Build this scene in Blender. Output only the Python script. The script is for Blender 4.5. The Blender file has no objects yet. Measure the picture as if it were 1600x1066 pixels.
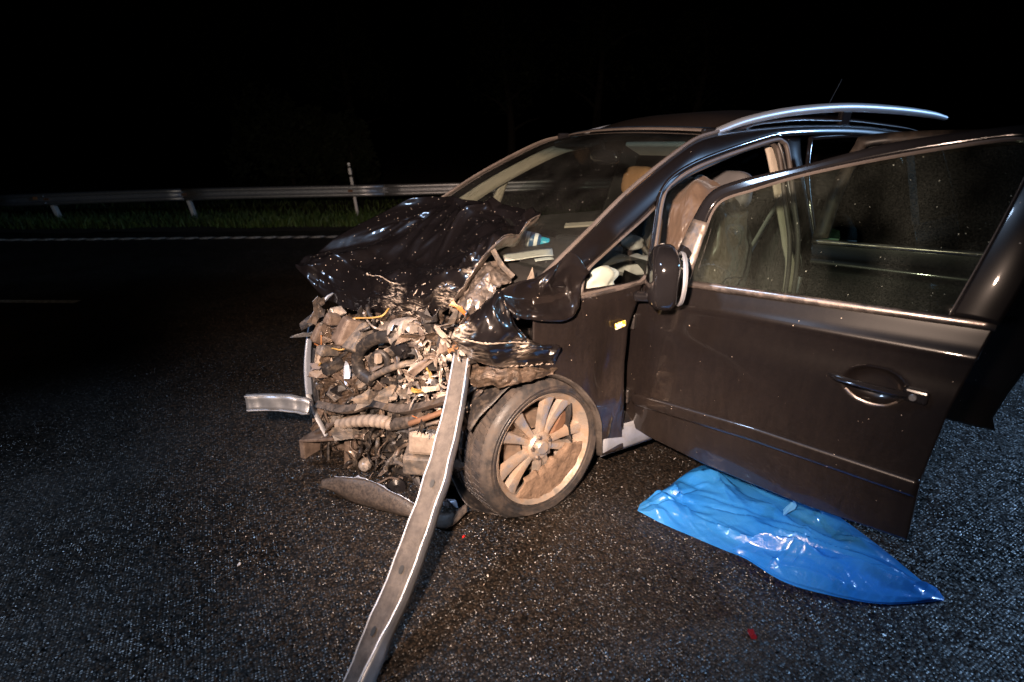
import bpy, math, random
import numpy as np
from mathutils import Vector, Matrix, noise

R = math.radians
sc = bpy.context.scene
col = sc.collection
rng = random.Random(11)

# ------------------------------------------------------------------ camera
CAM = np.array([-1.00477, -2.44049, 1.50668])
YAW, PITCH, ROLL, FPX = 0.501115, 0.365378, -0.0059476, 808.87
IW, IH = 1600.0, 1066.0
_cy, _sy, _cp, _sp = math.cos(YAW), math.sin(YAW), math.cos(PITCH), math.sin(PITCH)
FW = np.array([_sy*_cp, _cy*_cp, -_sp])
_r0 = np.array([_cy, -_sy, 0.0]); _u0 = np.cross(_r0, FW)
RT = math.cos(ROLL)*_r0 + math.sin(ROLL)*_u0
UP = np.cross(RT, FW)
cd = bpy.data.cameras.new('camera')
cam = bpy.data.objects.new('camera', cd); col.objects.link(cam)
cam.matrix_world = Matrix(((RT[0], UP[0], -FW[0], CAM[0]), (RT[1], UP[1], -FW[1], CAM[1]), (RT[2], UP[2], -FW[2], CAM[2]), (0, 0, 0, 1)))
cd.sensor_width = 36.0; cd.lens = FPX/IW*36.0
cd.clip_start = 0.05; cd.clip_end = 600
cd.dof.use_dof = True; cd.dof.focus_distance = 2.5; cd.dof.aperture_fstop = 1.8
sc.camera = cam

# ------------------------------------------------------------------ night sky and lamps
w = bpy.data.worlds.new('World'); sc.world = w; w.use_nodes = True
wn = w.node_tree
sky = wn.nodes.new('ShaderNodeTexSky'); sky.sky_type = 'NISHITA'; sky.sun_disc = False
sky.sun_elevation = R(-4); sky.sun_rotation = R(200)
wn.links.new(sky.outputs[0], wn.nodes['Background'].inputs[0])
wn.nodes['Background'].inputs[1].default_value = 0.006

def spot(name, loc, target, power, color, cone, blend, radius):
    ld = bpy.data.lights.new(name, 'SPOT'); ld.energy = power; ld.color = color
    ld.spot_size = R(cone); ld.spot_blend = blend; ld.shadow_soft_size = radius
    o = bpy.data.objects.new(name, ld); col.objects.link(o)
    o.location = loc
    o.rotation_euler = (Vector(target)-Vector(loc)).to_track_quat('-Z', 'Y').to_euler()
    return o
# photographer's warm flash, held a little to the left of and above the lens
spot('flash_lamp', (-1.32, -2.42, 1.80), (0.42, 0.0, 0.72), 1180, (1.0, 0.725, 0.56), 82, 1.0, 0.05)
# white-blue flood lamps of the emergency vehicles standing out of frame on both sides
spot('rescue_flood_lamp', (7.5, -4.2, 3.4), (1.2, -0.8, 0.6), 1350, (0.36, 0.61, 1.0), 90, 1.0, 0.3)
spot('rescue_flood_lamp', (-3.2, -0.5, 4.6), (-1.3, -1.1, 0.0), 560, (0.50, 0.69, 1.0), 78, 1.0, 0.28)

# added warm spot, low like a car's lights, to brighten guardrail and verge
spot('verge_fill_lamp', (-6.0, -3.4, 0.75), (-0.9, 10.6, 0.95), 330, (1.0, 0.84, 0.66), 38, 1.0, 0.08)

sc.view_settings.view_transform = 'Standard'; sc.view_settings.look = 'None'
sc.view_settings.exposure = 0.0; sc.view_settings.gamma = 1.0
sc.render.engine = 'CYCLES'
sc.cycles.use_denoising = True
sc.cycles.max_bounces = 8; sc.cycles.transparent_max_bounces = 12
sc.cycles.sample_clamp_indirect = 4.0

# ------------------------------------------------------------------ survey helpers: a sight line meeting a plane of the place
def ray(px, py): return FW + RT*(px-IW/2)/FPX - UP*(py-IH/2)/FPX
def at(px, py, ax, val):
    d = ray(px, py); t = (val-CAM['xyz'.index(ax)])/d['xyz'.index(ax)]
    return CAM + t*d

# ------------------------------------------------------------------ materials
MATS = {}
class NT:
    def __init__(s, name):
        s.m = bpy.data.materials.new(name); s.m.use_nodes = True
        s.t = s.m.node_tree; s.b = s.t.nodes['Principled BSDF']; s.out = s.t.nodes['Material Output']
        MATS[name] = s.m
        s.co = s.t.nodes.new('ShaderNodeTexCoord')
    def n(s, typ, **kw):
        x = s.t.nodes.new(typ)
        for k, v in kw.items(): setattr(x, k, v)
        return x
    def l(s, a, b): s.t.links.new(a, b)
    def set(s, **kw):
        for k, v in kw.items():
            k = k.replace('_', ' ')
            i = s.b.inputs[k]
            i.default_value = (*v, 1) if isinstance(v, tuple) and len(v) == 3 and i.type == 'RGBA' else v
        return s
    def noise(s, scale, detail=4, rough=.6, dist=0., vec=None):
        x = s.n('ShaderNodeTexNoise'); x.inputs['Scale'].default_value = scale; x.inputs['Detail'].default_value = detail
        x.inputs['Roughness'].default_value = rough; x.inputs['Distortion'].default_value = dist
        s.l(vec or s.co.outputs['Object'], x.inputs['Vector']); return x.outputs['Fac']
    def vor(s, scale, feature='F1', out='Distance', rnd=1., vec=None):
        x = s.n('ShaderNodeTexVoronoi'); x.feature = feature; x.inputs['Scale'].default_value = scale
        x.inputs['Randomness'].default_value = rnd
        s.l(vec or s.co.outputs['Object'], x.inputs['Vector']); return x.outputs[out]
    def ramp(s, fac, a, b, ca=(0, 0, 0, 1), cb=(1, 1, 1, 1)):
        x = s.n('ShaderNodeValToRGB'); e = x.color_ramp.elements
        e[0].position = a; e[1].position = b; e[0].color = ca if len(ca) == 4 else (*ca, 1); e[1].color = cb if len(cb) == 4 else (*cb, 1)
        s.l(fac, x.inputs[0]); return x.outputs[0]
    def mix(s, fac, a, b):
        x = s.n('ShaderNodeMix'); x.data_type = 'RGBA'
        for v, i in ((fac, 0), (a, 6), (b, 7)):
            if isinstance(v, (int, float)): x.inputs[i].default_value = v
            elif isinstance(v, tuple): x.inputs[i].default_value = (*v, 1)
            else: s.l(v, x.inputs[i])
        return x.outputs[2]
    def math(s, op, a, b=0.):
        x = s.n('ShaderNodeMath'); x.operation = op
        for v, i in ((a, 0), (b, 1)):
            if isinstance(v, (int, float)): x.inputs[i].default_value = v
            else: s.l(v, x.inputs[i])
        return x.outputs[0]
    def bump(s, h, strength, dist, normal=None):
        x = s.n('ShaderNodeBump'); x.inputs['Strength'].default_value = strength; x.inputs['Distance'].default_value = dist
        s.l(h, x.inputs['Height'])
        if normal: s.l(normal, x.inputs['Normal'])
        s.l(x.outputs[0], s.b.inputs['Normal']); return x.outputs[0]
    def specks(s, scale, size, density):
        v = s.n('ShaderNodeTexVoronoi'); v.inputs['Scale'].default_value = scale
        s.l(s.co.outputs['Object'], v.inputs['Vector'])
        sep = s.n('ShaderNodeSeparateColor'); s.l(v.outputs['Color'], sep.inputs[0])
        lim = s.math('MULTIPLY', s.math('GREATER_THAN', sep.outputs[0], 1-density), s.math('MULTIPLY', sep.outputs[1], size))
        return s.math('LESS_THAN', v.outputs['Distance'], lim)

def plain(name, colr, rough, metal=0., var=.35, scale=9., dirt=None, dirt_lo=.45, dirt_hi=.7, bumps=.0, bscale=40, **kw):
    n = NT(name); f = n.noise(scale, 6)
    c = n.mix(n.ramp(f, .3, .7), tuple(x*(1-var) for x in colr), tuple(min(1, x*(1+var)) for x in colr))
    if dirt:
        g = n.noise(scale*.6+3, 8, .7)
        m = n.ramp(g, dirt_lo, dirt_hi)
        c = n.mix(m, c, dirt)
        n.l(n.ramp(g, dirt_lo, dirt_hi, (rough,)*3, (min(1, rough+.4),)*3), n.b.inputs['Roughness'])
        if metal: n.l(n.ramp(g, dirt_lo, dirt_hi, (metal,)*3, (metal*.15,)*3), n.b.inputs['Metallic'])
    else:
        n.set(Roughness=rough); n.set(Metallic=metal)
    n.l(c, n.b.inputs['Base Color'])
    if bumps: n.bump(n.noise(bscale, 5), bumps, .01)
    if kw: n.set(**kw)
    return n.m

def car_paint(name, dustamt, lo, hi, spk=.10, sps=75, spz=.14):
    n = NT(name)
    sx = n.n('ShaderNodeSeparateXYZ'); n.l(n.co.outputs['Object'], sx.inputs[0])
    low = n.ramp(sx.outputs[2], .28, .74, (1, 1, 1, 1), (.30, .30, .30, 1))            # road film thrown up from below
    mp = n.n('ShaderNodeMapping'); mp.inputs['Scale'].default_value = (34, 34, 7); n.l(n.co.outputs['Object'], mp.inputs[0])
    runs = n.ramp(n.noise(1., 8, .72, .3, mp.outputs[0]), .34, .66)
    fine = n.ramp(n.noise(95, 6, .8), .30, .72)
    wide = n.ramp(n.noise(2.2, 3, .5), lo-.15, hi, (.45, .45, .45, 1), (1, 1, 1, 1))
    dust = n.math('MULTIPLY', n.math('MULTIPLY', low, wide), n.math('MULTIPLY', n.math('ADD', n.math('MULTIPLY', runs, .5), .5), n.math('ADD', n.math('MULTIPLY', fine, .6), .4)))
    dust = n.math('MULTIPLY', dust, dustamt)
    c = n.mix(dust, (.0052, .0043, .0048), (.120, .088, .070))
    sp = n.specks(sps, spz, spk)
    c = n.mix(sp, c, (.62, .52, .42))
    n.l(c, n.b.inputs['Base Color'])
    n.set(Metallic=.0, IOR=1.5, Specular_IOR_Level=.3)
    rr = n.ramp(dust, 0, .8, (.30,)*3, (.6,)*3); n.l(rr, n.b.inputs['Roughness'])
    cw = n.math('SUBTRACT', 1., n.math('MAXIMUM', sp, n.math('MULTIPLY', dust, 1.1))); n.l(cw, n.b.inputs['Coat Weight'])
    n.set(Coat_Roughness=.06)
    return n.m
car_paint('car_paint', .30, .42, .78)
car_paint('car_paint_clean', .14, .5, .8)
def scraped(name, centres):
    m = car_paint(name, .10, .5, .8, .38, 68, .19); t = m.node_tree; b = t.nodes['Principled BSDF']
    n = NT.__new__(NT); n.m, n.t, n.b = m, t, b; n.co = [x for x in t.nodes if x.type == 'TEX_COORD'][0]
    src = b.inputs['Base Color'].links[0].from_socket; cw = b.inputs['Coat Weight'].links[0].from_socket; rg = b.inputs['Roughness'].links[0].from_socket
    tot = None
    for c, r in centres:
        d = n.n('ShaderNodeVectorMath'); d.operation = 'DISTANCE'; n.l(n.co.outputs['Object'], d.inputs[0]); d.inputs[1].default_value = tuple(c)
        k = n.ramp(d.outputs['Value'], r*.35, r, (1, 1, 1, 1), (0, 0, 0, 1)); tot = k if tot is None else n.math('MAXIMUM', tot, k)
    mp = n.n('ShaderNodeMapping'); mp.inputs['Scale'].default_value = (12, 12, 60); mp.inputs['Rotation'].default_value = (.0, .35, .3); n.l(n.co.outputs['Object'], mp.inputs[0])
    st = n.ramp(n.noise(1.6, 8, .8, .4, mp.outputs[0]), .50, .60)
    mask = n.math('MULTIPLY', tot, st)
    n.l(n.mix(mask, src, (.60, .50, .41)), b.inputs['Base Color']); n.l(n.math('MULTIPLY', cw, n.math('SUBTRACT', 1., mask)), b.inputs['Coat Weight'])
    n.l(n.math('MAXIMUM', rg, n.math('MULTIPLY', mask, .7)), b.inputs['Roughness'])
scraped('bonnet_paint', [(at(620, 470, 'y', -.2), .10), (at(660, 490, 'y', -.35), .09), (at(745, 420, 'y', -.60), .06), (at(700, 465, 'y', -.55), .07)])
scraped('wing_paint', [(at(735, 555, 'y', -.92), .07), (at(815, 545, 'y', -.93), .06), (at(790, 565, 'y', -.9), .05), (at(720, 520, 'y', -.9), .06), (at(905, 560, 'y', -.885), .06)])
car_paint('car_paint_dirty', .5, .32, .68)

plain('dark_trim', (.018, .016, .016), .42, dirt=(.10, .075, .058))
plain('black_plastic', (.022, .02, .02), .5, dirt=(.13, .10, .075), dirt_lo=.5, dirt_hi=.75, scale=38.)
plain('lip_plastic', (.035, .03, .028), .45, scale=120., dirt=(.11, .082, .062), dirt_lo=.4, dirt_hi=.8, bumps=.3, bscale=60)
plain('roof_paint', (.026, .019, .017), .36, var=.15, scale=60., Coat_Weight=.5, Coat_Roughness=.12)
plain('gloss_black', (.012, .011, .012), .12, var=.1, Coat_Weight=.6)
plain('rubber_seal', (.10, .082, .072), .55, var=.2)
plain('dusty_metal', (.22, .19, .17), .38, .8, dirt=(.13, .092, .065), scale=38.)
plain('bare_steel', (.50, .51, .53), .32, .9, var=.18, scale=14, dirt=(.24, .17, .12), dirt_lo=.55, dirt_hi=.72)
plain('galvanised', (.52, .54, .57), .40, .85, var=.15, scale=22, dirt=(.33, .29, .26), dirt_lo=.6, dirt_hi=.85)
plain('brown_plastic', (.11, .082, .066), .42, dirt=(.19, .145, .115), var=.3, scale=38.)
plain('beige_plastic', (.30, .245, .20), .45, dirt=(.13, .098, .078), dirt_lo=.45, dirt_hi=.75, var=.12, scale=38.)
plain('cream_foam', (.42, .35, .285), .8, scale=30., dirt=(.14, .108, .086), dirt_lo=.42, dirt_hi=.7, bumps=.5, bscale=60)
plain('aluminium', (.66, .60, .55), .35, .8, dirt=(.28, .20, .14), scale=38.)
plain('orange_plastic', (.40, .13, .03), .4, dirt=(.4, .25, .14))
plain('yellow_plastic', (.42, .25, .06), .45, dirt=(.4, .28, .14))
plain('red_plastic', (.55, .025, .02), .3, var=.2)
plain('dark_red_plastic', (.18, .012, .018), .2, var=.2)
plain('white_plastic', (.75, .73, .70), .4, var=.08)
plain('blue_grey', (.34, .38, .46), .35, .3, var=.12)
n = NT('grime')                  # oily road-dirt over cast metal
g = n.noise(30, 9, .75); n.l(n.mix(n.ramp(g, .35, .65), (.014, .011, .009), (.15, .105, .075)), n.b.inputs['Base Color'])
n.l(n.ramp(n.noise(55, 5), .35, .65, (.25,)*3, (.75,)*3), n.b.inputs['Roughness']); n.set(Metallic=.3); n.bump(n.noise(140, 6, .7), .6, .006)
plain('grey_cover', (.085, .076, .07), .5, dirt=(.26, .20, .15), scale=38.)
plain('silver_rail', (.60, .62, .66), .48, .7, var=.06)
plain('sill_paint', (.36, .38, .42), .45, .4, dirt=(.20, .15, .12), dirt_lo=.55, dirt_hi=.8)
plain('chrome_strip', (.30, .26, .24), .28, .9, dirt=(.20, .15, .12), dirt_lo=.5, dirt_hi=.8)
plain('interior_dark', (.022, .021, .020), .7, var=.25, bumps=.2, bscale=200)
plain('interior_beige', (.50, .43, .35), .75, var=.08, bumps=.1, bscale=150)
plain('interior_grey', (.30, .29, .28), .7, var=.1)
plain('seat_grey', (.13, .125, .13), .6, var=.1)
plain('airbag_white', (.80, .77, .73), .7, var=.05, bumps=.5, bscale=14)
plain('headrest_tan', (.62, .33, .17), .6, var=.1)
plain('mud', (.20, .135, .092), .8, var=.35, scale=25, bumps=.7, bscale=70)
plain('white_paint', (.78, .77, .74), .55, var=.1)
plain('yellow_cloth', (.62, .60, .16), .7, var=.15)
plain('paper', (.78, .75, .70), .7, var=.06)
plain('rust_brown', (.16, .085, .05), .7, .2, var=.4, bumps=.3)
plain('brake_steel', (.36, .28, .22), .4, .7, dirt=(.22, .12, .06))

n = NT('satin_fabric')           # airbag cloth
f = n.noise(3.5, 6); n.l(n.mix(n.ramp(f, .3, .7), (.075, .05, .036), (.13, .088, .062)), n.b.inputs['Base Color'])
n.set(Roughness=.38, Sheen_Weight=.2)
mp = n.n('ShaderNodeMapping'); mp.inputs['Scale'].default_value = (4, 4, 1.2); n.l(n.co.outputs['Object'], mp.inputs[0])
n.bump(n.noise(3.0, 3, .5, .3, mp.outputs[0]), .6, .05)

n = NT('tyre_rubber')
g = n.noise(16, 8, .75); m = n.ramp(g, .42, .66)
n.l(n.mix(m, (.030, .029, .030), (.085, .066, .054)), n.b.inputs['Base Color']); n.l(n.ramp(g, .4, .7, (.42,)*3, (.85,)*3), n.b.inputs['Roughness'])
n.bump(n.noise(60, 4), .25, .006)

n = NT('alloy')
g = n.noise(11, 7, .7); m = n.ramp(g, .36, .58)
n.l(n.mix(m, (.64, .58, .52), (.34, .245, .175)), n.b.inputs['Base Color']); n.l(n.ramp(g, .4, .62, (.30,)*3, (.7,)*3), n.b.inputs['Roughness'])
n.l(n.ramp(g, .4, .62, (.75,)*3, (.1,)*3), n.b.inputs['Metallic'])

n = NT('post_dirt')              # earth baked on the buried part of the post
g = n.noise(14, 8, .7); n.l(n.mix(n.ramp(g, .35, .7), (.042, .035, .031), (.125, .106, .092)), n.b.inputs['Base Color'])
n.set(Roughness=.7); n.bump(n.noise(90, 5), .5, .006)

def glass(name, tint, dustlo, dusthi, dustcol, refl=1.0, dustscale=2.2, band=None):
    n = NT(name); t = n.t
    t.nodes.remove(n.b)
    tr = n.n('ShaderNodeBsdfTransparent'); tr.inputs[0].default_value = (*tint, 1)
    if band:                      # the tinted shade band baked into the top of a windscreen
        sp = n.n('ShaderNodeSeparateXYZ'); n.l(n.co.outputs['Object'], sp.inputs[0])
        n.l(n.mix(n.ramp(n.math('MULTIPLY', sp.outputs[2], .5), band[0]*.5, band[1]*.5), tint, band[2]), tr.inputs[0])
    gl = n.n('ShaderNodeBsdfGlossy'); gl.inputs['Roughness'].default_value = .02
    ge = n.n('ShaderNodeNewGeometry'); dt = n.n('ShaderNodeVectorMath'); dt.operation = 'DOT_PRODUCT'
    n.l(ge.outputs['Incoming'], dt.inputs[0]); n.l(ge.outputs['Normal'], dt.inputs[1])
    sch = n.math('ADD', n.math('MULTIPLY', n.math('POWER', n.math('SUBTRACT', 1., n.math('ABSOLUTE', dt.outputs['Value'])), 5.), .92), .06)
    m1 = n.n('ShaderNodeMixShader'); n.l(n.math('MULTIPLY', sch, refl), m1.inputs[0]); n.l(tr.outputs[0], m1.inputs[1]); n.l(gl.outputs[0], m1.inputs[2])
    df = n.n('ShaderNodeBsdfDiffuse'); df.inputs[0].default_value = (*dustcol, 1)
    mp = n.n('ShaderNodeMapping'); mp.inputs['Scale'].default_value = (1, 1, .6); n.l(n.co.outputs['Object'], mp.inputs[0])
    d = n.math('MULTIPLY', n.ramp(n.noise(dustscale, 3, .6, 0, mp.outputs[0]), dustlo, dusthi), n.ramp(n.noise(300, 5, .85), .40, .80))
    d = n.math('MULTIPLY', d, .22)
    d = n.math('MAXIMUM', d, n.math('MULTIPLY', n.specks(70, .14, .22), .7))
    m2 = n.n('ShaderNodeMixShader'); n.l(d, m2.inputs[0]); n.l(m1.outputs[0], m2.inputs[1]); n.l(df.outputs[0], m2.inputs[2])
    n.l(m2.outputs[0], n.out.inputs[0])
    return n.m
glass('windscreen_glass', (.62, .68, .65), .3, .8, (.4, .38, .34), band=(1.44, 1.53, (.10, .22, .30)))
glass('side_glass', (.48, .58, .53), .34, .62, (.46, .50, .42), 1.6)
glass('privacy_glass', (.10, .12, .12), .5, .9, (.3, .3, .28), 1.2)
glass('quarter_glass', (.72, .78, .75), .6, .9, (.4, .38, .34), 1.2)
n = NT('mirror_glass'); n.set(Base_Color=(.8, .8, .8), Metallic=1., Roughness=.03)
n = NT('reflector'); n.set(Base_Color=(.9, .9, .88), Roughness=.2)
n = NT('indicator_lens'); g = n.noise(40, 2); n.l(n.mix(n.ramp(g, .48, .56), (.85, .80, .66), (.75, .5, .05)), n.b.inputs['Base Color']); n.set(Roughness=.15, Coat_Weight=1.)

n = NT('blue_film')              # thin blue polythene
g = n.noise(5, 5); n.l(n.mix(n.ramp(g, .3, .7), (.025, .29, .93), (.07, .41, .99)), n.b.inputs['Base Color'])
n.set(Roughness=.25, Specular_IOR_Level=.7, Coat_Weight=.9, Coat_Roughness=.10)
b1 = n.bump(n.noise(26, 4, .6, .8), .30, .012)
tl = n.n('ShaderNodeBsdfTranslucent'); tl.inputs[0].default_value = (.02, .25, .85, 1)
ms = n.n('ShaderNodeMixShader'); ms.inputs[0].default_value = .35
n.l(n.b.outputs[0], ms.inputs[1]); n.l(tl.outputs[0], ms.inputs[2]); n.l(ms.outputs[0], n.out.inputs[0])

n = NT('wet_asphalt')            # chippings in bitumen, each facet tilted its own way, damp
v = n.n('ShaderNodeTexVoronoi'); v.inputs['Scale'].default_value = 104; n.l(n.co.outputs['Object'], v.inputs['Vector'])
sepc = n.n('ShaderNodeSeparateColor'); n.l(v.outputs['Color'], sepc.inputs[0])
stone = n.ramp(sepc.outputs[0], .15, 1., (.008, .0065, .0055, 1), (.080, .060, .045, 1))
pit = n.ramp(v.outputs['Distance'], .35, .75, (1, 1, 1, 1), (.12, .12, .12, 1))
big = n.ramp(n.noise(.9, 5), .3, .7, (.7, .7, .7, 1), (1.15, 1.12, 1.1, 1))
mm = n.n('ShaderNodeMix'); mm.data_type = 'RGBA'; mm.blend_type = 'MULTIPLY'; mm.inputs[0].default_value = 1; n.l(stone, mm.inputs[6]); n.l(pit, mm.inputs[7])
m3 = n.n('ShaderNodeMix'); m3.data_type = 'RGBA'; m3.blend_type = 'MULTIPLY'; m3.inputs[0].default_value = 1; n.l(mm.outputs[2], m3.inputs[6]); n.l(big, m3.inputs[7])
n.l(m3.outputs[2], n.b.inputs['Base Color'])
wet = n.ramp(n.noise(1.1, 6, .65), .36, .64, (.0,)*3, (.28,)*3); n.l(n.math('ADD', n.ramp(sepc.outputs[1], 0, 1, (.16,)*3, (.5,)*3), wet), n.b.inputs['Roughness']); n.set(Specular_IOR_Level=.6)
va = n.n('ShaderNodeVectorMath'); va.operation = 'SUBTRACT'; n.l(v.outputs['Color'], va.inputs[0]); va.inputs[1].default_value = (.5, .5, .5)
vs = n.n('ShaderNodeVectorMath'); vs.operation = 'MULTIPLY'; n.l(va.outputs[0], vs.inputs[0]); vs.inputs[1].default_value = (1.3, 1.3, .3)
ge = n.n('ShaderNodeNewGeometry')
vb = n.n('ShaderNodeVectorMath'); vb.operation = 'ADD'; n.l(vs.outputs[0], vb.inputs[0]); n.l(ge.outputs['Normal'], vb.inputs[1])
vn = n.n('ShaderNodeVectorMath'); vn.operation = 'NORMALIZE'; n.l(vb.outputs[0], vn.inputs[0])
hh = n.ramp(v.outputs['Distance'], .1, .8, (1, 1, 1, 1), (0, 0, 0, 1))
n.bump(hh, .55, .006, vn.outputs[0])

plain('verge_soil', (.040, .028, .018), .9, var=.5, scale=6, bumps=.6, bscale=30)
plain('grass_blade', (.060, .105, .018), .6, var=.5, scale=3)
plain('leaf', (.022, .028, .014), .6, var=.4, scale=2)
plain('bark', (.03, .025, .02), .9, var=.3, bumps=.5, bscale=20)
n = NT('road_paint'); g = n.noise(30, 6, .7); n.l(n.mix(n.ramp(g, .42, .62), (.30, .27, .23), (.80, .76, .68)), n.b.inputs['Base Color']); n.set(Roughness=.5)
n = NT('can_print')              # striped spray can body
sp = n.n('ShaderNodeSeparateXYZ'); n.l(n.co.outputs['Object'], sp.inputs[0])
wv = n.math('SINE', n.math('MULTIPLY', sp.outputs[2], 190.)); n.l(n.mix(n.ramp(wv, .1, .3), (.03, .10, .22), (.80, .80, .80)), n.b.inputs['Base Color']); n.set(Roughness=.3)
plain('tape_cyan', (.14, .46, .85), .35, var=.05)
plain('cyan_cap', (.03, .42, .62), .35, var=.05)
plain('sticker_black', (.02, .02, .02), .6)

# ------------------------------------------------------------------ mesh helpers
def link(o, parent=None):
    col.objects.link(o)
    if parent: o.parent = parent
    return o
def mesh(name, V, F, mat, parent=None, smooth=True, sharp=None):
    me = bpy.data.meshes.new(name)
    me.from_pydata([tuple(map(float, v)) for v in V], [], F); me.validate(); me.update()
    if mat: me.materials.append(MATS[mat])
    o = link(bpy.data.objects.new(name, me), parent)
    if smooth:
        me.polygons.foreach_set('use_smooth', [True]*len(me.polygons))
        if sharp: me.set_sharp_from_angle(angle=R(sharp))
    return o
def empty(name, loc, parent=None):
    o = bpy.data.objects.new(name, None); o.empty_display_size = .2; link(o, parent); o.location = loc; return o
def tag(o, label, cat=None, group=None, kind=None):
    if label: o['label'] = label
    if cat: o['category'] = cat
    if group: o['group'] = group
    if kind: o['kind'] = kind
    return o
def solid(o, t, off=0.):
    m = o.modifiers.new('thick', 'SOLIDIFY'); m.thickness = t; m.offset = off; m.use_even_offset = False; return o
def bevel(o, wd, seg=2):
    m = o.modifiers.new('edge', 'BEVEL'); m.width = wd; m.segments = seg; m.limit_method = 'ANGLE'; m.angle_limit = R(35); return o
def cr(p0, p1, p2, p3, t):
    return .5*((2*p1)+(-p0+p2)*t+(2*p0-5*p1+4*p2-p3)*t*t+(-p0+3*p1-3*p2+p3)*t**3)
def spline(P, n):
    P = np.asarray(P, float); k = len(P)
    Q = np.vstack([2*P[0]-P[1], P, 2*P[-1]-P[-2]])
    out = []
    for s in np.linspace(0, k-1-1e-9, n):
        i = int(s); out.append(cr(Q[i], Q[i+1], Q[i+2], Q[i+3], s-i))
    return np.array(out)
def netsurf(C, nu, nv):
    C = np.asarray(C, float)
    rows = np.array([spline(r, nu) for r in C])
    return np.array([spline(rows[:, j], nv) for j in range(nu)]).transpose(1, 0, 2)
def gridfaces(nv, nu, flip=False):
    F = []
    for i in range(nv-1):
        for j in range(nu-1):
            q = (i*nu+j, i*nu+j+1, (i+1)*nu+j+1, (i+1)*nu+j)
            F.append(q[::-1] if flip else q)
    return F
def grid(name, G, mat, parent=None, flip=False, thick=0., sharp=None, off=0.):
    nv, nu = G.shape[:2]
    o = mesh(name, G.reshape(-1, 3), gridfaces(nv, nu, flip), mat, parent, True, sharp)
    if thick: solid(o, thick, off)
    return o
def crumple(G, amp, scale, seed, ridge=0.):
    sh = G.shape; V = G.reshape(-1, 3).copy(); s = Vector((seed*7.3, seed*3.1, seed*1.7))
    for i, v in enumerate(V):
        p = Vector(v)*scale+s
        a = noise.noise_vector(p); b = noise.noise_vector(p*2.3)
        d = np.array(a)*.7+np.array(b)*.35
        if ridge: d += np.array((0, -.5, .8))*ridge*(.35-abs(noise.noise(p*1.4)))
        V[i] += amp*d
    return V.reshape(sh)
def vc(p, s, k=0.):
    d = noise.voronoi(Vector(p)*s+Vector((k, k*1.7, k*.6)))[0]; return min(.8, d[1]-d[0])
def creases(n, seed, box_, ang, spread, L, W, A):
    r = random.Random(seed); C = []
    for _ in range(n):
        a = ang+r.uniform(-spread, spread)
        C.append((r.uniform(box_[0], box_[1]), r.uniform(box_[2], box_[3]), math.cos(a), math.sin(a), r.uniform(*L), r.uniform(*W), r.uniform(*A)*r.choice((1, 1, -1)), r.uniform(-2.5, 2.5)))
    C = np.array(C)
    def f(x, y):
        dx, dy = x-C[:, 0], y-C[:, 1]; t = dx*C[:, 2]+dy*C[:, 3]; d = np.abs(-dx*C[:, 3]+dy*C[:, 2]+C[:, 7]*t*t*.3)
        return float(np.sum(C[:, 6]*np.maximum(0, 1-d/C[:, 5])*np.maximum(0, 1-(t/C[:, 4])**2)))
    return f
def vcrumple(G, amp, scale, seed, dirn=(-.3, -.6, .6)):
    sh = G.shape; V = G.reshape(-1, 3).copy(); D = np.array(dirn)
    for i, v in enumerate(V): V[i] += D*amp*(vc(v, scale, seed)-.3)+D*amp*.4*(vc(v, scale*2.3, seed+3)-.3)
    return V.reshape(sh)
def frames(P):
    P = np.asarray(P, float); T = np.gradient(P, axis=0); T /= np.linalg.norm(T, axis=1)[:, None]+1e-12
    nrm = np.cross(T[0], (0, 0, 1.)); 
    if np.linalg.norm(nrm) < .1: nrm = np.cross(T[0], (0, 1., 0))
    N = []; nrm = nrm/np.linalg.norm(nrm)
    for t in T:
        nrm = nrm-t*(nrm@t); nrm /= np.linalg.norm(nrm)+1e-12; N.append(nrm.copy())
    N = np.array(N); return T, N, np.cross(T, N)
def tube(name, P, r, mat, parent=None, n=8, sub=0, flat=1.0, rib=0.):
    P = spline(P, sub) if sub else np.asarray(P, float)
    T, N, Bn = frames(P); k = len(P)
    rad = np.full(k, r) if np.isscalar(r) else np.interp(np.linspace(0, 1, k), np.linspace(0, 1, len(r)), r)
    if rib: rad = rad*(1+rib*np.sign(np.sin(np.arange(k)*math.pi/2+.8)))
    V = []; F = []
    for i in range(k):
        for j in range(n):
            a = 2*math.pi*j/n; V.append(P[i]+rad[i]*(math.cos(a)*N[i]+math.sin(a)*flat*Bn[i]))
    for i in range(k-1):
        for j in range(n): F.append((i*n+j, i*n+(j+1) % n, (i+1)*n+(j+1) % n, (i+1)*n+j))
    F.append(tuple(range(n))[::-1]); F.append(tuple((k-1)*n+j for j in range(n)))
    return mesh(name, V, F, mat, parent, True, 50)
def lathe(name, prof, n, mat, parent=None, M=None, sharp=35, closed=False):
    V = []; F = []; k = len(prof)
    for i in range(n):
        a = 2*math.pi*i/n
        for r, h in prof: V.append((r*math.cos(a), h, r*math.sin(a)))
    for i in range(n):
        for j in range(k-1):
            F.append((i*k+j, i*k+j+1, ((i+1) % n)*k+j+1, ((i+1) % n)*k+j))
    if M is not None: V = [M @ Vector(v) for v in V]
    return mesh(name, V, F, mat, parent, True, sharp)
BF = [(0, 3, 2, 1), (4, 5, 6, 7), (0, 1, 5, 4), (1, 2, 6, 5), (2, 3, 7, 6), (3, 0, 4, 7)]
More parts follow.
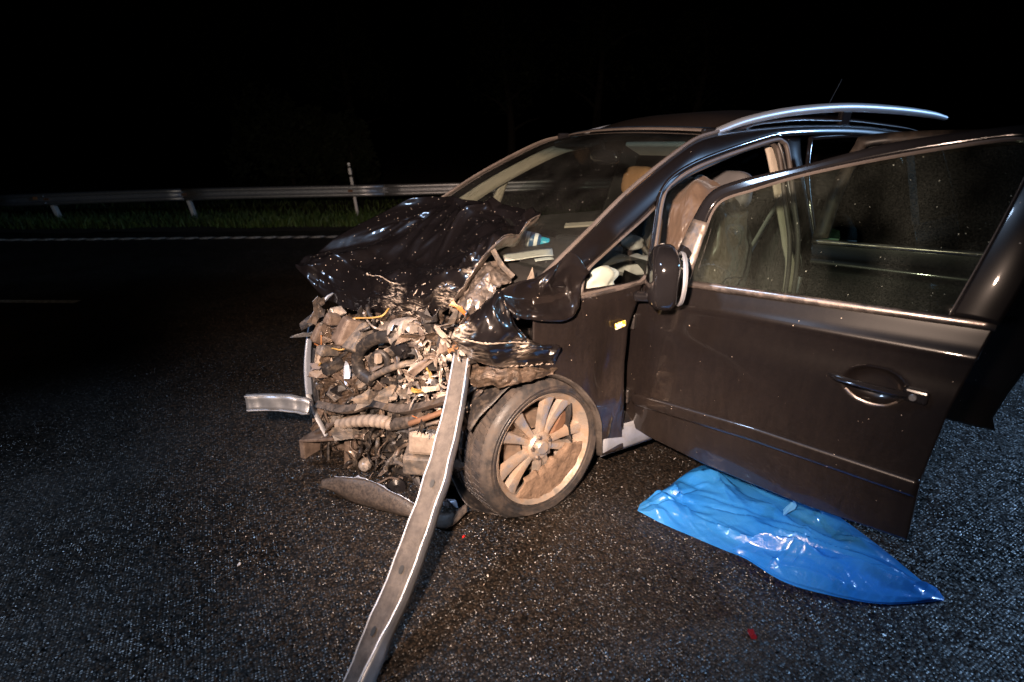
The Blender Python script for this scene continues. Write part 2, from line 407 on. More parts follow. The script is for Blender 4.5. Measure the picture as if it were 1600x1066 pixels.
def box(name, c, s, mat, parent=None, rot=(0, 0, 0), bev=.004, taper=1., jitter=0.):
    M = Matrix.Rotation(rot[2], 3, 'Z') @ Matrix.Rotation(rot[1], 3, 'Y') @ Matrix.Rotation(rot[0], 3, 'X')
    V = []
    for z in (-.5, .5):
        k = taper if z > 0 else 1.
        for x, y in ((-.5, -.5), (.5, -.5), (.5, .5), (-.5, .5)):
            p = Vector((x*s[0]*k+rng.uniform(-1, 1)*jitter, y*s[1]*k+rng.uniform(-1, 1)*jitter, z*s[2]+rng.uniform(-1, 1)*jitter))
            V.append(M @ p+Vector(c))
    o = mesh(name, V, BF, mat, parent, False)
    if bev: bevel(o, bev)
    return o
def ellipsoid(name, c, s, mat, parent=None, e=1.0, nu=28, nv=18, fn=None):
    V = []; F = []
    for i in range(nv+1):
        th = math.pi*i/nv-math.pi/2
        for j in range(nu):
            ph = 2*math.pi*j/nu
            g = lambda t: math.copysign(abs(t)**e, t)
            p = Vector((c[0]+s[0]*g(math.cos(th))*g(math.cos(ph)), c[1]+s[1]*g(math.cos(th))*g(math.sin(ph)), c[2]+s[2]*g(math.sin(th))))
            V.append(fn(p) if fn else p)
    for i in range(nv):
        for j in range(nu): F.append((i*nu+j, i*nu+(j+1) % nu, (i+1)*nu+(j+1) % nu, (i+1)*nu+j))
    return mesh(name, V, F, mat, parent)

# ------------------------------------------------------------------ the setting: road, verge, markings, grass
RD = np.array([.889, -.458, 0.]); RN = np.array([.458, .889, 0.])     # along the road, and away towards the verge
def road_pt(s, t, z=0.): return np.array([-4.392, 9.544, z])+RD*s+RN*t
def sheet(name, s0, s1, t0, t1, z, mat, parent=None, ns=2, nt=2, wob=0., kind='structure', uphill=0.):
    G = np.zeros((nt, ns, 3))
    for i, t in enumerate(np.linspace(t0, t1, nt)):
        for j, s in enumerate(np.linspace(s0, s1, ns)):
            p = road_pt(s, t, z)
            if wob: p[2] += wob*noise.noise(Vector(p)*1.3)+uphill*max(0, t-t0)
            G[i, j] = p
    o = grid(name, G, mat, parent)
    if kind: o['kind'] = kind
    return o
sheet('road', -60, 70, -60, 0.75, 0., 'wet_asphalt')
sheet('verge', -60, 70, .70, 60, .0, 'verge_soil', ns=160, nt=90, wob=.05, uphill=.01)
for k in range(46):                                      # profiled edge line: raised thermoplastic ribs
    s = -3+k*.27
    G = np.zeros((5, 7, 3))
    for i in range(5):
        for j in range(7):
            u, v = i/4-.5, j/6-.5
            G[i, j] = road_pt(s+v*.19+u*.09, u*.16, 0.0045+.020*max(0, 1-(2*v)**4)*max(0, 1-(2*u)**4))
    o = grid('edge_line', G, 'road_paint'); o['kind'] = 'structure'
a = at(-60, 471, 'z', 0); b = at(122, 472, 'z', 0)
dv = b-a; pn = np.array([-dv[1], dv[0], 0]); pn /= np.linalg.norm(pn)
o = mesh('lane_line', [a-pn*.05+np.array([0, 0, .004]), b-pn*.05+np.array([0, 0, .004]), b+pn*.05+np.array([0, 0, .004]), a+pn*.05+np.array([0, 0, .004])], [(0, 1, 2, 3)], 'road_paint', None, False); o['kind'] = 'structure'

def blades(name, count, area, h, seed, mat):
    r = random.Random(seed); V = []; F = []
    for _ in range(count):
        p, hh = area(r), h*r.uniform(.4, 1.3)
        a = r.uniform(0, 6.28); wd = r.uniform(.004, .010); lean = r.uniform(0, .5)*hh; la = r.uniform(0, 6.28)
        dx, dy = math.cos(a)*wd, math.sin(a)*wd; i = len(V)
        V += [(p[0]-dx, p[1]-dy, p[2]), (p[0]+dx, p[1]+dy, p[2]), (p[0]+dx*.6+lean*.4*math.cos(la), p[1]+dy*.6+lean*.4*math.sin(la), p[2]+hh*.6), (p[0]+lean*math.cos(la), p[1]+lean*math.sin(la), p[2]+hh)]
        F += [(i, i+1, i+2), (i, i+2, i+3)]
    return mesh(name, V, F, mat, None, False)
def ga(r):
    s = r.uniform(-9, 26); t = 1.15+abs(r.gauss(0, .9)) if r.random() < .7 else r.uniform(1.1, 7)
    cl = noise.noise(Vector((s*.9, t*.9, 0)))
    return road_pt(s, t+.15*cl, .0)
tag(blades('grass', 42000, ga, .17, 3, 'grass_blade'), 'rough grass growing along the verge under the guardrail', 'grass', kind='stuff')

# guardrail: two-wave beam on posts
rail_foot = [np.array([-3.99, 11.9, 0]), np.array([-1.456, 10.70, 0]), np.array([1.566, 9.107, 0])]
RL = (rail_foot[2]-rail_foot[0]); RL = RL/np.linalg.norm(RL); RLn = np.array([RL[1], -RL[0], 0])  # towards the road
gr = empty('guardrail', (1.566, 9.107, 0))
tag(gr, 'long galvanised two-wave guardrail along the dark verge behind the car', 'guardrail')
gr_off = Vector((1.566, 9.107, 0))
def rel(o, par_loc): o.location = -Vector(par_loc); return o
def railtop(s): return .60+.019*(s+0)     # s measured from the left post
prof = [(.00, 0), (.045, -.012), (.06, -.04), (.055, -.075), (.005, -.10), (-.012, -.122), (.005, -.145), (.055, -.17), (.06, -.205), (.045, -.232), (.00, -.245)]
segL = 4.0
for q in range(-3, 8):
    s0 = q*segL-1.3; G = np.zeros((len(prof), 9, 3))
    for j, s in enumerate(np.linspace(s0, s0+segL+.15, 9)):
        base = rail_foot[0]+RL*s+RLn*(.09+(.004 if q % 2 else 0))
        for i, (d, z) in enumerate(prof):
            G[i, j] = base+RLn*d+np.array([0, 0, railtop(s)+z+.015*math.sin(s*.6)])
    o = grid('beam', G, 'galvanised', gr, thick=.004); rel(o, gr_off)
for q in range(-4, 10):
    s = [0, 2.80, 6.23][q] if 0 <= q < 3 else (q*2.8 if q < 0 else 6.23+(q-2)*3.0)
    fpt = rail_foot[0]+RL*s
    lean = -RL*.10
    top = np.array([0, 0, railtop(s)-.03])
    V = []
    for c_, k_ in ((fpt, 0), (fpt+lean*(1 if q >= 0 else .3)+top, 1)):
        for dx, dy in ((-.035, -.05), (.035, -.05), (.035, .05), (-.035, .05)): V.append(c_+RL*dx+RLn*dy)
    if q != 2: o = mesh('post', V, BF, 'white_paint' if q in (0, 1) else 'galvanised', gr, False); bevel(o, .008); rel(o, gr_off)
    o = box('spacer', tuple(fpt+RLn*.06+lean*.9+np.array([0, 0, railtop(s)-.13])), (.10, .09, .14), 'rust_brown', gr, (0, 0, math.atan2(RL[1], RL[0])), .01); rel(o, gr_off)
    for dz in (-.06, -.2):
        o = ellipsoid('bolt', tuple(fpt+RLn*.155+lean*.9+np.array([0, 0, railtop(s)+dz])), (.016, .016, .016), 'galvanised', gr, nu=10, nv=6); rel(o, gr_off)
pr = rail_foot[0]+RL*(-.25)+RLn*.165+np.array([0, 0, railtop(0)-.10])
o = box('reflector', tuple(pr), (.09, .012, .06), 'orange_plastic', gr, (0, 0, math.atan2(RL[1], RL[0])), .004); rel(o, gr_off)

# delineator: white marker post with dark band
dl = empty('marker_post', (1.566, 9.107, 0)); tag(dl, 'slim white roadside marker post with a dark band rising above the guardrail', 'marker post')
def dbox(nm, z0, z1, mat, wd=.055, dp=.04, sh=0.):
    o = box(nm, (-.06*(z0+z1)/2, .03*(z0+z1)/2, (z0+z1)/2), (wd, dp, z1-z0), mat, dl, (0, R(-3.8), math.atan2(RL[1], RL[0])), .006); return o
dbox('post', 0, .86, 'white_paint'); dbox('band', .862, .905, 'sticker_black', .057, .042); dbox('reflector', .907, 1.04, 'reflector', .058, .043); dbox('dark_panel', 1.042, 1.07, 'sticker_black', .056, .041)
dbox('cap', 1.072, 1.15, 'galvanised', .05, .04)

# trees and shrubs beyond the rail (barely lit)
def leafcloud(name, c, r, count, size, mat, parent, seed):
    rr_ = random.Random(seed); V = []; F = []
    lobes = [(Vector((rr_.uniform(-.6, .6)*r[0], rr_.uniform(-.6, .6)*r[1], rr_.uniform(-.6, .7)*r[2])), rr_.uniform(.3, .6)) for _ in range(11)]
    for _ in range(count):
        lc, lr = rr_.choice(lobes)
        d = Vector((rr_.gauss(0, 1), rr_.gauss(0, 1), rr_.gauss(0, 1))).normalized()*lr*rr_.uniform(.6, 1.05)
        p = Vector(c)+lc+Vector((d.x*r[0], d.y*r[1], d.z*r[2]))
        a = Vector((rr_.gauss(0, 1), rr_.gauss(0, 1), rr_.gauss(0, 1))).normalized(); b_ = a.orthogonal().normalized()
        s = size*rr_.uniform(.6, 1.4); i = len(V)
        V += [p-a*s, p+b_*s*.45, p+a*s, p-b_*s*.45]; F.append((i, i+1, i+2, i+3))
    return mesh(name, V, F, mat, parent, False)
def tree(nm, s, t, h, rx, label, seed, n_leaf=5000, low=.35):
    base = road_pt(s, t, 0); e = empty(nm, tuple(base)); rt = random.Random(seed)
    tr = [(0, 0, -.1), (rt.uniform(-.1, .1), rt.uniform(-.1, .1), h*.3), (rt.uniform(-.3, .3), rt.uniform(-.3, .3), h*.6), (rt.uniform(-.4, .4), rt.uniform(-.4, .4), h*.9)]
    tube('trunk', tr, [h*.03, h*.022, h*.014, h*.004], 'bark', e, 8, 12)
    for k in range(6):
        z = h*(.25+.09*k); a = rt.uniform(0, 6.28); L = rx*rt.uniform(.5, .9)
        tube('branch', [(0, 0, z), (L*.5*math.cos(a), L*.5*math.sin(a), z+L*.3), (L*math.cos(a), L*math.sin(a), z+L*.45)], [h*.010, h*.006, h*.002], 'bark', e, 6, 8)
    leafcloud('crown', (0, 0, h*(low+1)/2), (rx, rx, h*(1-low)/2*1.1), n_leaf, .10, 'leaf', e, seed)
    tag(e, label, 'tree', 'trees and bushes beyond the guardrail')
tree('bush', 2.3, 7.5, 2.6, 1.5, 'rounded pale-leaved bush beyond the guardrail, between its two leftmost posts', 5, 4200, .05)
tree('bush', 3.9, 8.2, 2.3, .9, 'small bush close beside the rounded pale bush, nearer the marker post', 6, 2600, .05)
tree('tree', -3.5, 17, 7.5, 2.4, 'tall dark tree at the far left edge of the picture', 7)
tree('tree', 1.2, 20, 8.5, 2.6, 'tall dark tree standing behind the guardrail, second from the left edge', 8)
tree('tree', 9.2, 18, 8, 2.6, 'tall dark tree standing behind the marker post', 9)
tree('tree', 13.5, 19, 9, 2.8, 'tall dark tree rising behind the windscreen of the car', 10)
tree('tree', 18.5, 19, 8.5, 2.8, 'tall dark tree rising behind the rear of the car roof', 12)

# ================================================================== the crashed car (x rearwards from the front axle, left side towards the camera)
car = empty('crashed_car', (0, 0, 0))
tag(car, 'dark people carrier with smashed open front end and both left doors swung open', 'car')
_Z = [.0, .2, .3, .45, .6, .75, .88, .92, 1.0, 1.05, 1.2, 1.35, 1.5, 1.56, 1.7]
_H = [.83, .848, .865, .885, .888, .885, .878, .872, .838, .825, .772, .718, .655, .62, .55]
_zs = np.arange(-.1, 1.8, .002); _hs = np.interp(_zs, _Z, _H)
_k = np.exp(-.5*(np.arange(-20, 21)/7.)**2); _k /= _k.sum(); _hs = np.convolve(np.pad(_hs, 20, 'edge'), _k, 'valid')
def HWf(z): return float(np.interp(z, _zs, _hs))
def plan(x): return .10*max(0, (x-2.5)/.9)**2+.05*max(0, (-.1-x)/.8)**2
def sp_(x, z, sg=-1, o=0.): return np.array([x, sg*(HWf(z)-plan(x)+o), z])
def poly(P): 
    P = np.asarray(P, float); return lambda z: float(np.interp(z, P[:, 0], P[:, 1]))
def sidepanel(name, zs, xa, xb, nu, mat, parent, sg=-1, thick=.004, fn=None, o=0.):
    G = np.zeros((len(zs), nu, 3))
    for i, z in enumerate(zs):
        a, b = xa(z), xb(z)
        for j in range(nu):
            p = sp_(a+(b-a)*j/(nu-1), z, sg, o); G[i, j] = fn(p) if fn else p
    return grid(name, G, mat, parent, flip=(sg > 0), thick=thick, off=-1.)
def strip(name, A, B, mat, parent, n=40, thick=.004, m=4, bulge=0., off=0.):
    A = spline(A, n); B = spline(B, n); G = np.zeros((m, n, 3))
    for i in range(m):
        t = i/(m-1); G[i] = A*(1-t)+B*t
        if bulge: G[i] += np.array([0, -bulge, bulge*.6])*math.sin(math.pi*t)
    return grid(name, G, mat, parent, thick=thick, off=off)

# --- roof, pillars, rails
roofz = poly([(.98, 1.545), (1.15, 1.575), (1.4, 1.612), (1.7, 1.634), (2.2, 1.634), (2.8, 1.60), (3.2, 1.55), (3.35, 1.50)])
xs = spline(np.array([[x] for x in (.98, 1.1, 1.3, 1.7, 2.2, 2.8, 3.15, 3.33)]), 40)[:, 0]
G = np.zeros((40, 25, 3))
for i, x in enumerate(xs):
    for j in range(25):
        u = -1+2*j/24; G[i, j] = (x+.10*u*u*(1-min(1, i/12)), u*(.615-plan(x)*.6), roofz(x)+.048*min(1, i/12)-.07*abs(u)**2.6-.004)
grid('roof', G, 'roof_paint', car, thick=.006)
wsL = [(-.03, -.838, 1.0), (.08, -.818, 1.07), (.252, -.782, 1.171), (.475, -.735, 1.303), (.718, -.688, 1.422), (.93, -.648, 1.508), (1.1, -.622, 1.540), (1.3, -.612, 1.562), (1.7, -.608, 1.584), (2.3, -.606, 1.584), (2.9, -.60, 1.54), (3.25, -.57, 1.47)]
opL = [(.12, -.850, .985), (.20, -.829, 1.033), (.334, -.806, 1.104), (.522, -.772, 1.201), (.66, -.745, 1.285), (.798, -.714, 1.372), (.994, -.690, 1.430), (1.272, -.664, 1.487), (1.561, -.642, 1.530), (2.2, -.636, 1.535), (2.8, -.636, 1.49), (3.15, -.635, 1.40)]
mirY = lambda P: [(x, -y, z) for x, y, z in P]
strip('roof_pillar', wsL, opL, 'car_paint_clean', car, 70, .012, 6, .010)
strip('roof_pillar', mirY(opL), mirY(wsL), 'car_paint_clean', car, 70, .012, 6, 0)
# windscreen seals along the pillar
tube('windscreen_seal', [np.array(p)+np.array([.0, .004, .012]) for p in wsL[:7]], .009, 'rubber_seal', car, 6, 40)
tube('windscreen_seal', [np.array(p)+np.array([.0, -.004, .012]) for p in mirY(wsL[:7])], .009, 'rubber_seal', car, 6, 40)
# windscreen
G = np.zeros((24, 25, 3)); A = spline(wsL[:7], 24)
for i in range(24):
    v = i/23
    for j in range(25):
        u = -1+2*j/24; e = A[i]
        G[i, j] = (e[0]-(.07-.0*v)*(1-u*u), e[1]*-u*.985, e[2]+.022*(1-u*u)*v+.004)
ws = grid('windscreen', G[3:], 'windscreen_glass', car)
G2 = np.zeros((2, 25, 3))
for j in range(25):
    G2[0, j] = G[-1, j]+np.array([-.012, 0, .006]); G2[1, j] = G[-1, j]+np.array([.03, 0, .020])
grid('windscreen_header', G2, 'rubber_seal', car, thick=.006)
# far-side inner pillar trim and posts
pr_ = [np.array(p)*np.array([1, .955, 1])+np.array([.05, 0, -.025]) for p in mirY(wsL[:7])]; po = [p+np.array([.075, -.01, -.045]) for p in pr_]
strip('pillar_trim', pr_, po, 'interior_beige', car, 30, .02)
strip('pillar_trim', [np.array(p)*np.array([1, .97, 1])+np.array([.03, 0, -.03]) for p in wsL[:7]], [np.array(p)*np.array([1, .955, 1])+np.array([.085, 0, -.07]) for p in wsL[:7]], 'interior_beige', car, 30, .016)
strip('pillar_trim', [(.52, .80, .96), (.60, .765, 1.14), (.68, .735, 1.30)], [(.60, .80, .96), (.665, .765, 1.14), (.72, .735, 1.30)], 'interior_beige', car, 14, .03)
for sg in (-1, 1):
    rp = [(1.0, .612, 1.522), (1.12, .606, 1.556), (1.32, .602, 1.604), (1.65, .60, 1.650), (2.1, .60, 1.678), (2.6, .60, 1.676), (3.0, .60, 1.660), (3.205, .60, 1.642)]
    o = tube('roof_rail', [(x, sg*y, z-(.018 if sg > 0 else 0)) for x, y, z in rp], [(.012 if sg < 0 else .008)]+[k_*(1 if sg < 0 else .65) for k_ in (.022, .027, .030, .030, .027, .018)], 'silver_rail', car, 10, 50, .8)
    for x in (1.06, 2.1, 3.16): box('rail_foot', (x, sg*.602, roofz(x)-.018), (.09, .03, .05 if x != 2.1 else .09), 'gloss_black', o, (0, 0, 0), .01)
an = tube('antenna', [(2.95, .10, 1.60), (3.02, .10, 1.70), (3.16, .10, 1.93)], [.006, .003, .002], 'black_plastic', car, 6, 10)
# headliner
G = np.zeros((10, 9, 3))
for i, x in enumerate(np.linspace(1.06, 3.2, 10)):
    for j in range(9):
        u = -1+j/4; G[i, j] = (x, u*.59, roofz(x)-.045-.05*u*u)
grid('headliner', G, 'interior_dark', car)

# --- left flank: rear part of the front wing, sill, door shuts, B pillar, rear quarter
xd = poly([(.15, .47), (.311, .432), (.513, .40), (.638, .389), (.782, .40), (.90, .455), (.97, .50)])
xarch = poly([(.15, .338), (.356, .295), (.51, .213), (.60, .125), (.655, .03), (.69, -.03), (.80, -.06), (.97, -.05)])
def wingdent(p):
    x, z = p[0], p[2]
    p = p.copy()
    p[1] += .018*math.exp(-((x-.30)/.05)**2)*math.exp(-((z-.62)/.16)**2) - .012*math.exp(-((x-.385)/.02)**2)*math.exp(-((z-.60)/.2)**2)
    p[1] += .012*noise.noise(Vector(p)*6) + .02*max(0, .15-x)*noise.noise(Vector(p)*14)
    return p
wing = sidepanel('front_wing', np.linspace(.155, .97, 60), xarch, lambda z: xd(z)-.004, 40, 'car_paint_dirty', car, fn=wingdent, thick=.005)
o = box('side_indicator', (.352, -.892, .806), (.055, .012, .028), 'indicator_lens', wing, (0, R(-10), 0), .005)
# arch lip, dented and muddy
lip = [(.338, -.85, .16), (.315, -.868, .27), (.295, -.882, .356), (.26, -.89, .44), (.213, -.893, .51), (.15, -.893, .58), (.079, -.893, .632), (.0, -.89, .668), (-.09, -.885, .690), (-.2, -.875, .70)]
o = strip('arch_lip', lip, [(x-.013*(.5+z)+.004*noise.noise(Vector((z*30, 0, 0))), y+.030, z-.014+.006*noise.noise(Vector((x*30, 3, 0)))) for x, y, z in lip], 'post_dirt', car, 40, .006, 4); 
# arch liner
G = np.zeros((14, 30, 3))
for i, y in enumerate(np.linspace(-.86, -.52, 14)):
    for j, a in enumerate(np.linspace(R(-8), R(150), 30)):
        r = .362; G[i, j] = (.0+r*math.cos(a), y, .30+r*math.sin(a))
grid('arch_liner', crumple(G, .03, 8, 3), 'black_plastic', car, thick=.003)
G = np.zeros((8, 12, 3))
for i, z in enumerate(np.linspace(.05, .75, 8)):
    for j, x in enumerate(np.linspace(-.4, .4, 12)): G[i, j] = (x, -.50, z)
grid('inner_wing', crumple(G, .05, 6, 4), 'black_plastic', car, thick=.003)
# sill
zz = np.linspace(.145, .285, 8)
G = np.zeros((8, 40, 3))
for i, z in enumerate(zz):
    for j, x in enumerate(np.linspace(.335, 1.72, 40)):
        G[i, j] = (x, -(.838+.012*math.sin((z-.145)/.14*math.pi)), z-.0)
o = grid('sill', G, 'sill_paint', car, thick=.004)
G = np.zeros((5, 20, 3))
for i in range(5):
    for j in range(20):
        G[i, j] = (.335+1.385*j/19, -.838+.14*i/4, .285+.09*math.sin(i/4*math.pi/2))
grid('door_step', G, 'dark_trim', car, thick=.004)
# front shut face with rubber gaiter (seen where the door stands open)
G = np.zeros((20, 6, 3))
for i, z in enumerate(np.linspace(.22, .97, 20)):
    for j in range(6): G[i, j] = (xd(z)+.01+.03*j/5, -(HWf(z)-.012)+.16*j/5, z)
grid('hinge_pillar', G, 'car_paint', car, thick=.005)
for z in (.42, .78): box('door_hinge', (.50, -.80, z), (.09, .05, .07), 'dark_trim', car, (0, 0, .5), .008)
# door opening frame with double rubber seal
fr = [(.535, -.842, .975), (.57, -.818, 1.06), (.615, -.782, 1.17), (.652, -.752, 1.262), (.69, -.733, 1.316), (.74, -.722, 1.345), (.84, -.707, 1.384), (.994, -.688, 1.424), (1.272, -.664, 1.480), (1.47, -.650, 1.514), (1.53, -.650, 1.508), (1.565, -.668, 1.46), (1.56, -.75, 1.23), (1.57, -.815, 1.0), (1.58, -.83, .70), (1.56, -.81, .42)]
tube('door_seal', fr, .012, 'rubber_seal', car, 8, 110)
tube('door_seal', [np.array(p)+np.array([.022 if p[0] < 1.2 else -.02, .03, -.018]) for p in fr], .011, 'rubber_seal', car, 8, 110)
strip('frame_flange', fr[:11], [np.array(p)+np.array([-.035, -.012, .012]) if p[0] < .7 else np.array(p)+np.array([-.02, -.008, .028]) for p in fr[:11]], 'car_paint', car, 60, .008)
# quarter light
qw = [(.166, -.862, .952), (.304, -.860, .958), (.49, -.853, .972), (.555, -.815, 1.08), (.622, -.766, 1.225), (.632, -.754, 1.258), (.53, -.772, 1.203), (.334, -.808, 1.104), (.21, -.832, 1.032)]
qs = np.array(qw); cen = qs.mean(0)
mesh('quarter_light', list(qs+np.array([0, .006, 0]))+[cen+np.array([0, .002, 0])], [(i, (i+1) % 9, 9) for i in range(9)], 'quarter_glass', car, False)
tube('quarter_light_seal', np.vstack([qs, qs[:1]]), .008, 'rubber_seal', car, 6, 90)
strip('belt_moulding', [(.15, -.868, .935), (.32, -.868, .943), (.515, -.862, .957)], [(.15, -.860, .953), (.32, -.858, .960), (.51, -.850, .975)], 'chrome_strip', car, 20, .012)
# B pillar
bz = [.30, .6, .9, 1.1, 1.3, 1.45, 1.535]
bf = [1.60, 1.60, 1.59, 1.575, 1.565, 1.56, 1.545]; bb = [1.76, 1.76, 1.735, 1.715, 1.715, 1.72, 1.75]
G = np.zeros((40, 8, 3))
for i, z in enumerate(np.linspace(.3, 1.535, 40)):
    a, b = np.interp(z, bz, bf), np.interp(z, bz, bb)
    for j in range(8):
        t = j/7; G[i, j] = (a+(b-a)*t, -(HWf(z)-.035)-.018*math.sin(t*math.pi), z)
grid('middle_pillar', G, 'car_paint_clean', car, thick=.05, off=-1)
G2 = G.copy(); G2[:, :, 1] += .075; G2[:, :, 0] = G2[:, :, 0]*1.0-.02
grid('middle_pillar_trim', G2[14:], 'interior_beige', car, thick=.012)
box('door_catch', (1.60, -.835, .80), (.03, .03, .09), 'bare_steel', car, (0, 0, 0), .006)
# rear door opening inner edge, rear quarter panel left and whole right flank
tube('rear_opening_seal', [(1.74, -.80, 1.0), (1.73, -.70, 1.3), (1.765, -.650, 1.49), (1.84, -.632, 1.525), (2.3, -.628, 1.532), (2.55, -.64, 1.50), (2.66, -.72, 1.28), (2.66, -.80, 1.05), (2.62, -.83, .8)], .012, 'gloss_black', car, 8, 70)
quart = poly([(.2, 2.75), (.30, 2.36), (.5, 2.40), (.7, 2.62), (1.5, 2.62)])
def reararch(z):     # panel starts behind the rear wheel below the arch top
    d = z-.315
    return 2.70+math.sqrt(max(0, .36**2-d*d)) if z < .675 else 2.64
rear_end = poly([(.2, 3.44), (.6, 3.50), (.95, 3.47), (1.05, 3.45), (1.5, 3.25)])
for sg in (-1, 1):
    sidepanel('rear_quarter', np.linspace(.22, 1.04, 50), reararch, rear_end, 24, 'car_paint', car, sg)
    G = np.zeros((10, 30, 3))
    for i, y in enumerate(np.linspace(.5, .84, 10)):
        for j, a in enumerate(np.linspace(0, math.pi, 30)): G[i, j] = (2.70+.36*math.cos(a), sg*y, .315+.36*math.sin(a))
    grid('rear_arch_liner', G, 'black_plastic', car)
    V = [sp_(2.70, 1.05, sg), sp_(3.44, 1.05, sg), sp_(3.22, 1.46, sg), sp_(2.74, 1.49, sg)]
    mesh('rear_side_window', V, [(0, 1, 2, 3)], 'privacy_glass', car, False)
    V = [sp_(2.60, 1.03, sg), sp_(2.70, 1.03, sg), sp_(2.76, 1.5, sg), sp_(2.66, 1.5, sg)]
    solid(mesh('rear_pillar', V, [(0, 1, 2, 3)], 'car_paint_clean', car, False), .03)
# right flank
sidepanel('right_front_door', np.linspace(.22, 1.0, 30), lambda z: .43, lambda z: 1.62, 20, 'car_paint', car, 1)
sidepanel('right_rear_door', np.linspace(.22, 1.0, 30), lambda z: 1.628, lambda z: max(2.62, 0) if z > .675 else min(2.62, 2.70-math.sqrt(max(0, .36**2-(z-.315)**2))), 20, 'car_paint', car, 1)
sidepanel('right_front_wing', np.linspace(.22, .97, 30), lambda z: -.15 if z > .68 else (0+math.sqrt(max(0, .36**2-(z-.315)**2))), lambda z: .425, 24, 'car_paint', car, 1, fn=lambda p: p+np.array(noise.noise_vector(Vector(p)*5))*.03*max(0, .3-p[0]))
for a, b, zt in ((.60, 1.60, 1.50), (1.68, 2.60, 1.52)):
    V = [sp_(a, 1.01, 1, -.01), sp_(b, 1.02, 1, -.01), sp_(b+.03, zt, 1, -.01), sp_(a+(.45 if a < 1 else .03), zt-(.05 if a < 1 else 0), 1, -.01)]
    mesh('right_window', V, [(0, 1, 2, 3)], 'quarter_glass', car, False)
V = [sp_(1.60, 1.0, 1), sp_(1.68, 1.0, 1), sp_(1.71, 1.54, 1), sp_(1.63, 1.54, 1)]
solid(mesh('right_middle_pillar', V, [(0, 1, 2, 3)], 'car_paint_clean', car, False), .03)
sidepanel('inner_trim', np.linspace(.25, 1.02, 12), lambda z: .55, lambda z: 3.35, 30, 'interior_dark', car, 1, o=-.045)
for a_, b_ in ((1.56, 1.72), (2.54, 2.74), (3.2, 3.42)):
    V = [sp_(a_, 1.0, 1, -.05), sp_(b_, 1.0, 1, -.05), sp_(b_+.02, 1.53, 1, -.05), sp_(a_+.02, 1.53, 1, -.05)]
    solid(mesh('inner_trim', V, [(0, 1, 2, 3)], 'interior_dark', car, False), .01)
# tail
G = np.zeros((20, 15, 3))
for i, z in enumerate(np.linspace(.25, 1.5, 20)):
    for j in range(15):
        u = -1+j/7; xx = rear_end(z); G[i, j] = (xx+.10*(1-u*u), u*(HWf(z)-plan(xx)), z)
grid('tailgate', G, 'car_paint_clean', car, thick=.01)
# floor, bulkhead
G = np.zeros((6, 12, 3))
for i in range(6):
    for j in range(12): G[i, j] = (.30+3.1*j/11, -.80+1.6*i/5, .19)
grid('floor_pan', G, 'interior_dark', car, thick=.02)
G = np.zeros((14, 16, 3))
for i, z in enumerate(np.linspace(.2, .90, 14)):
    for j in range(16): G[i, j] = (.22-.10*z, -.80+1.6*j/15, z)
grid('bulkhead', crumple(G, .05, 5, 9), 'black_plastic', car, thick=.006)
G = np.zeros((6, 20, 3))
for i in range(6):
    for j in range(20):
        u = -1+2*j/19; G[i, j] = (-.13+.17*u*u-.14+.05*i, u*.80, .885+.012*i)
cowl = grid('cowl', crumple(G, .03, 6, 5), 'dark_trim', car, thick=.006)

# --- interior
dash = [(.06, .95), (.14, .985), (.30, 1.0), (.48, 1.03), (.60, 1.015), (.68, .96), (.70, .86), (.66, .74), (.70, .60), (.62, .45)]
G = np.zeros((len(dash)*4, 24, 3)); dsp = spline(np.array([(x, 0, z) for x, z in dash]), len(dash)*4)
for i in range(len(dsp)):
    for j in range(24):
        u = -1+2*j/23; G[i, j] = (dsp[i][0]-.05*(1-u*u)*(1-i/40), u*.735, dsp[i][2]+(.03*math.exp(-((u+.5)/.2)**2) if 6 < i < 22 else 0))
grid('dashboard', G, 'interior_dark', car, thick=.01)
# burst passenger airbag lid and pale trim on the dash top
o = box('airbag_lid', tuple(at(925, 350, 'z', 1.045)), (.34, .05, .012), 'interior_beige', car, (R(20), R(-6), R(-48)), .004)
box('instrument_binnacle', (.56, -.37, 1.03), (.18, .36, .06), 'interior_dark', car, (0, R(8), 0), .025)
# steering wheel
Ms = Matrix.Translation((.83, -.37, .93)) @ Matrix.Rotation(R(65), 4, 'Y') @ Matrix.Rotation(R(90), 4, 'X')
sw = [Ms @ Vector((.185*math.cos(a), 0, .185*math.sin(a))) for a in np.linspace(0, 2*math.pi, 40)]
swo = tube('steering_wheel', [tuple(p) for p in sw], .015, 'black_plastic', car, 8)
for a in (.3, math.pi-.3, -math.pi/2): tube('spoke', [tuple(Ms @ Vector((0, 0, 0))), tuple(Ms @ Vector((.185*math.cos(a), 0, .185*math.sin(a))))], .016, 'black_plastic', swo, 6)
tube('steering_column', [(.55, -.37, .82), (.83, -.37, .93)], .04, 'interior_dark', car, 10)
# deployed driver airbag: big limp satin pillow
def bagfn(p):
    q = Vector(p); c_ = Vector((1.15, -.50, .99)); d = q-c_
    fold = .030*noise.noise(Vector((d.x*9, d.y*9, d.z*2.5)))+.018*noise.noise(Vector((d.x*20, d.y*20, d.z*5)))+.012*math.sin(d.z*16+9*noise.noise(d*5))*math.exp(-((d.x)/.3)**2)
    return q+d.normalized()*fold*.9
ellipsoid('driver_airbag', (1.15, -.50, .99), (.245, .27, .35), 'satin_fabric', car, 1.0, 80, 60, bagfn)
tube('airbag_seam', [tuple(bagfn(Vector((1.15+.245*math.cos(a)*.93, -.50+.27*math.sin(a)*.93, .86)))) for a in np.linspace(-2.6, -.3, 26)], .004, 'black_plastic', car, 5)
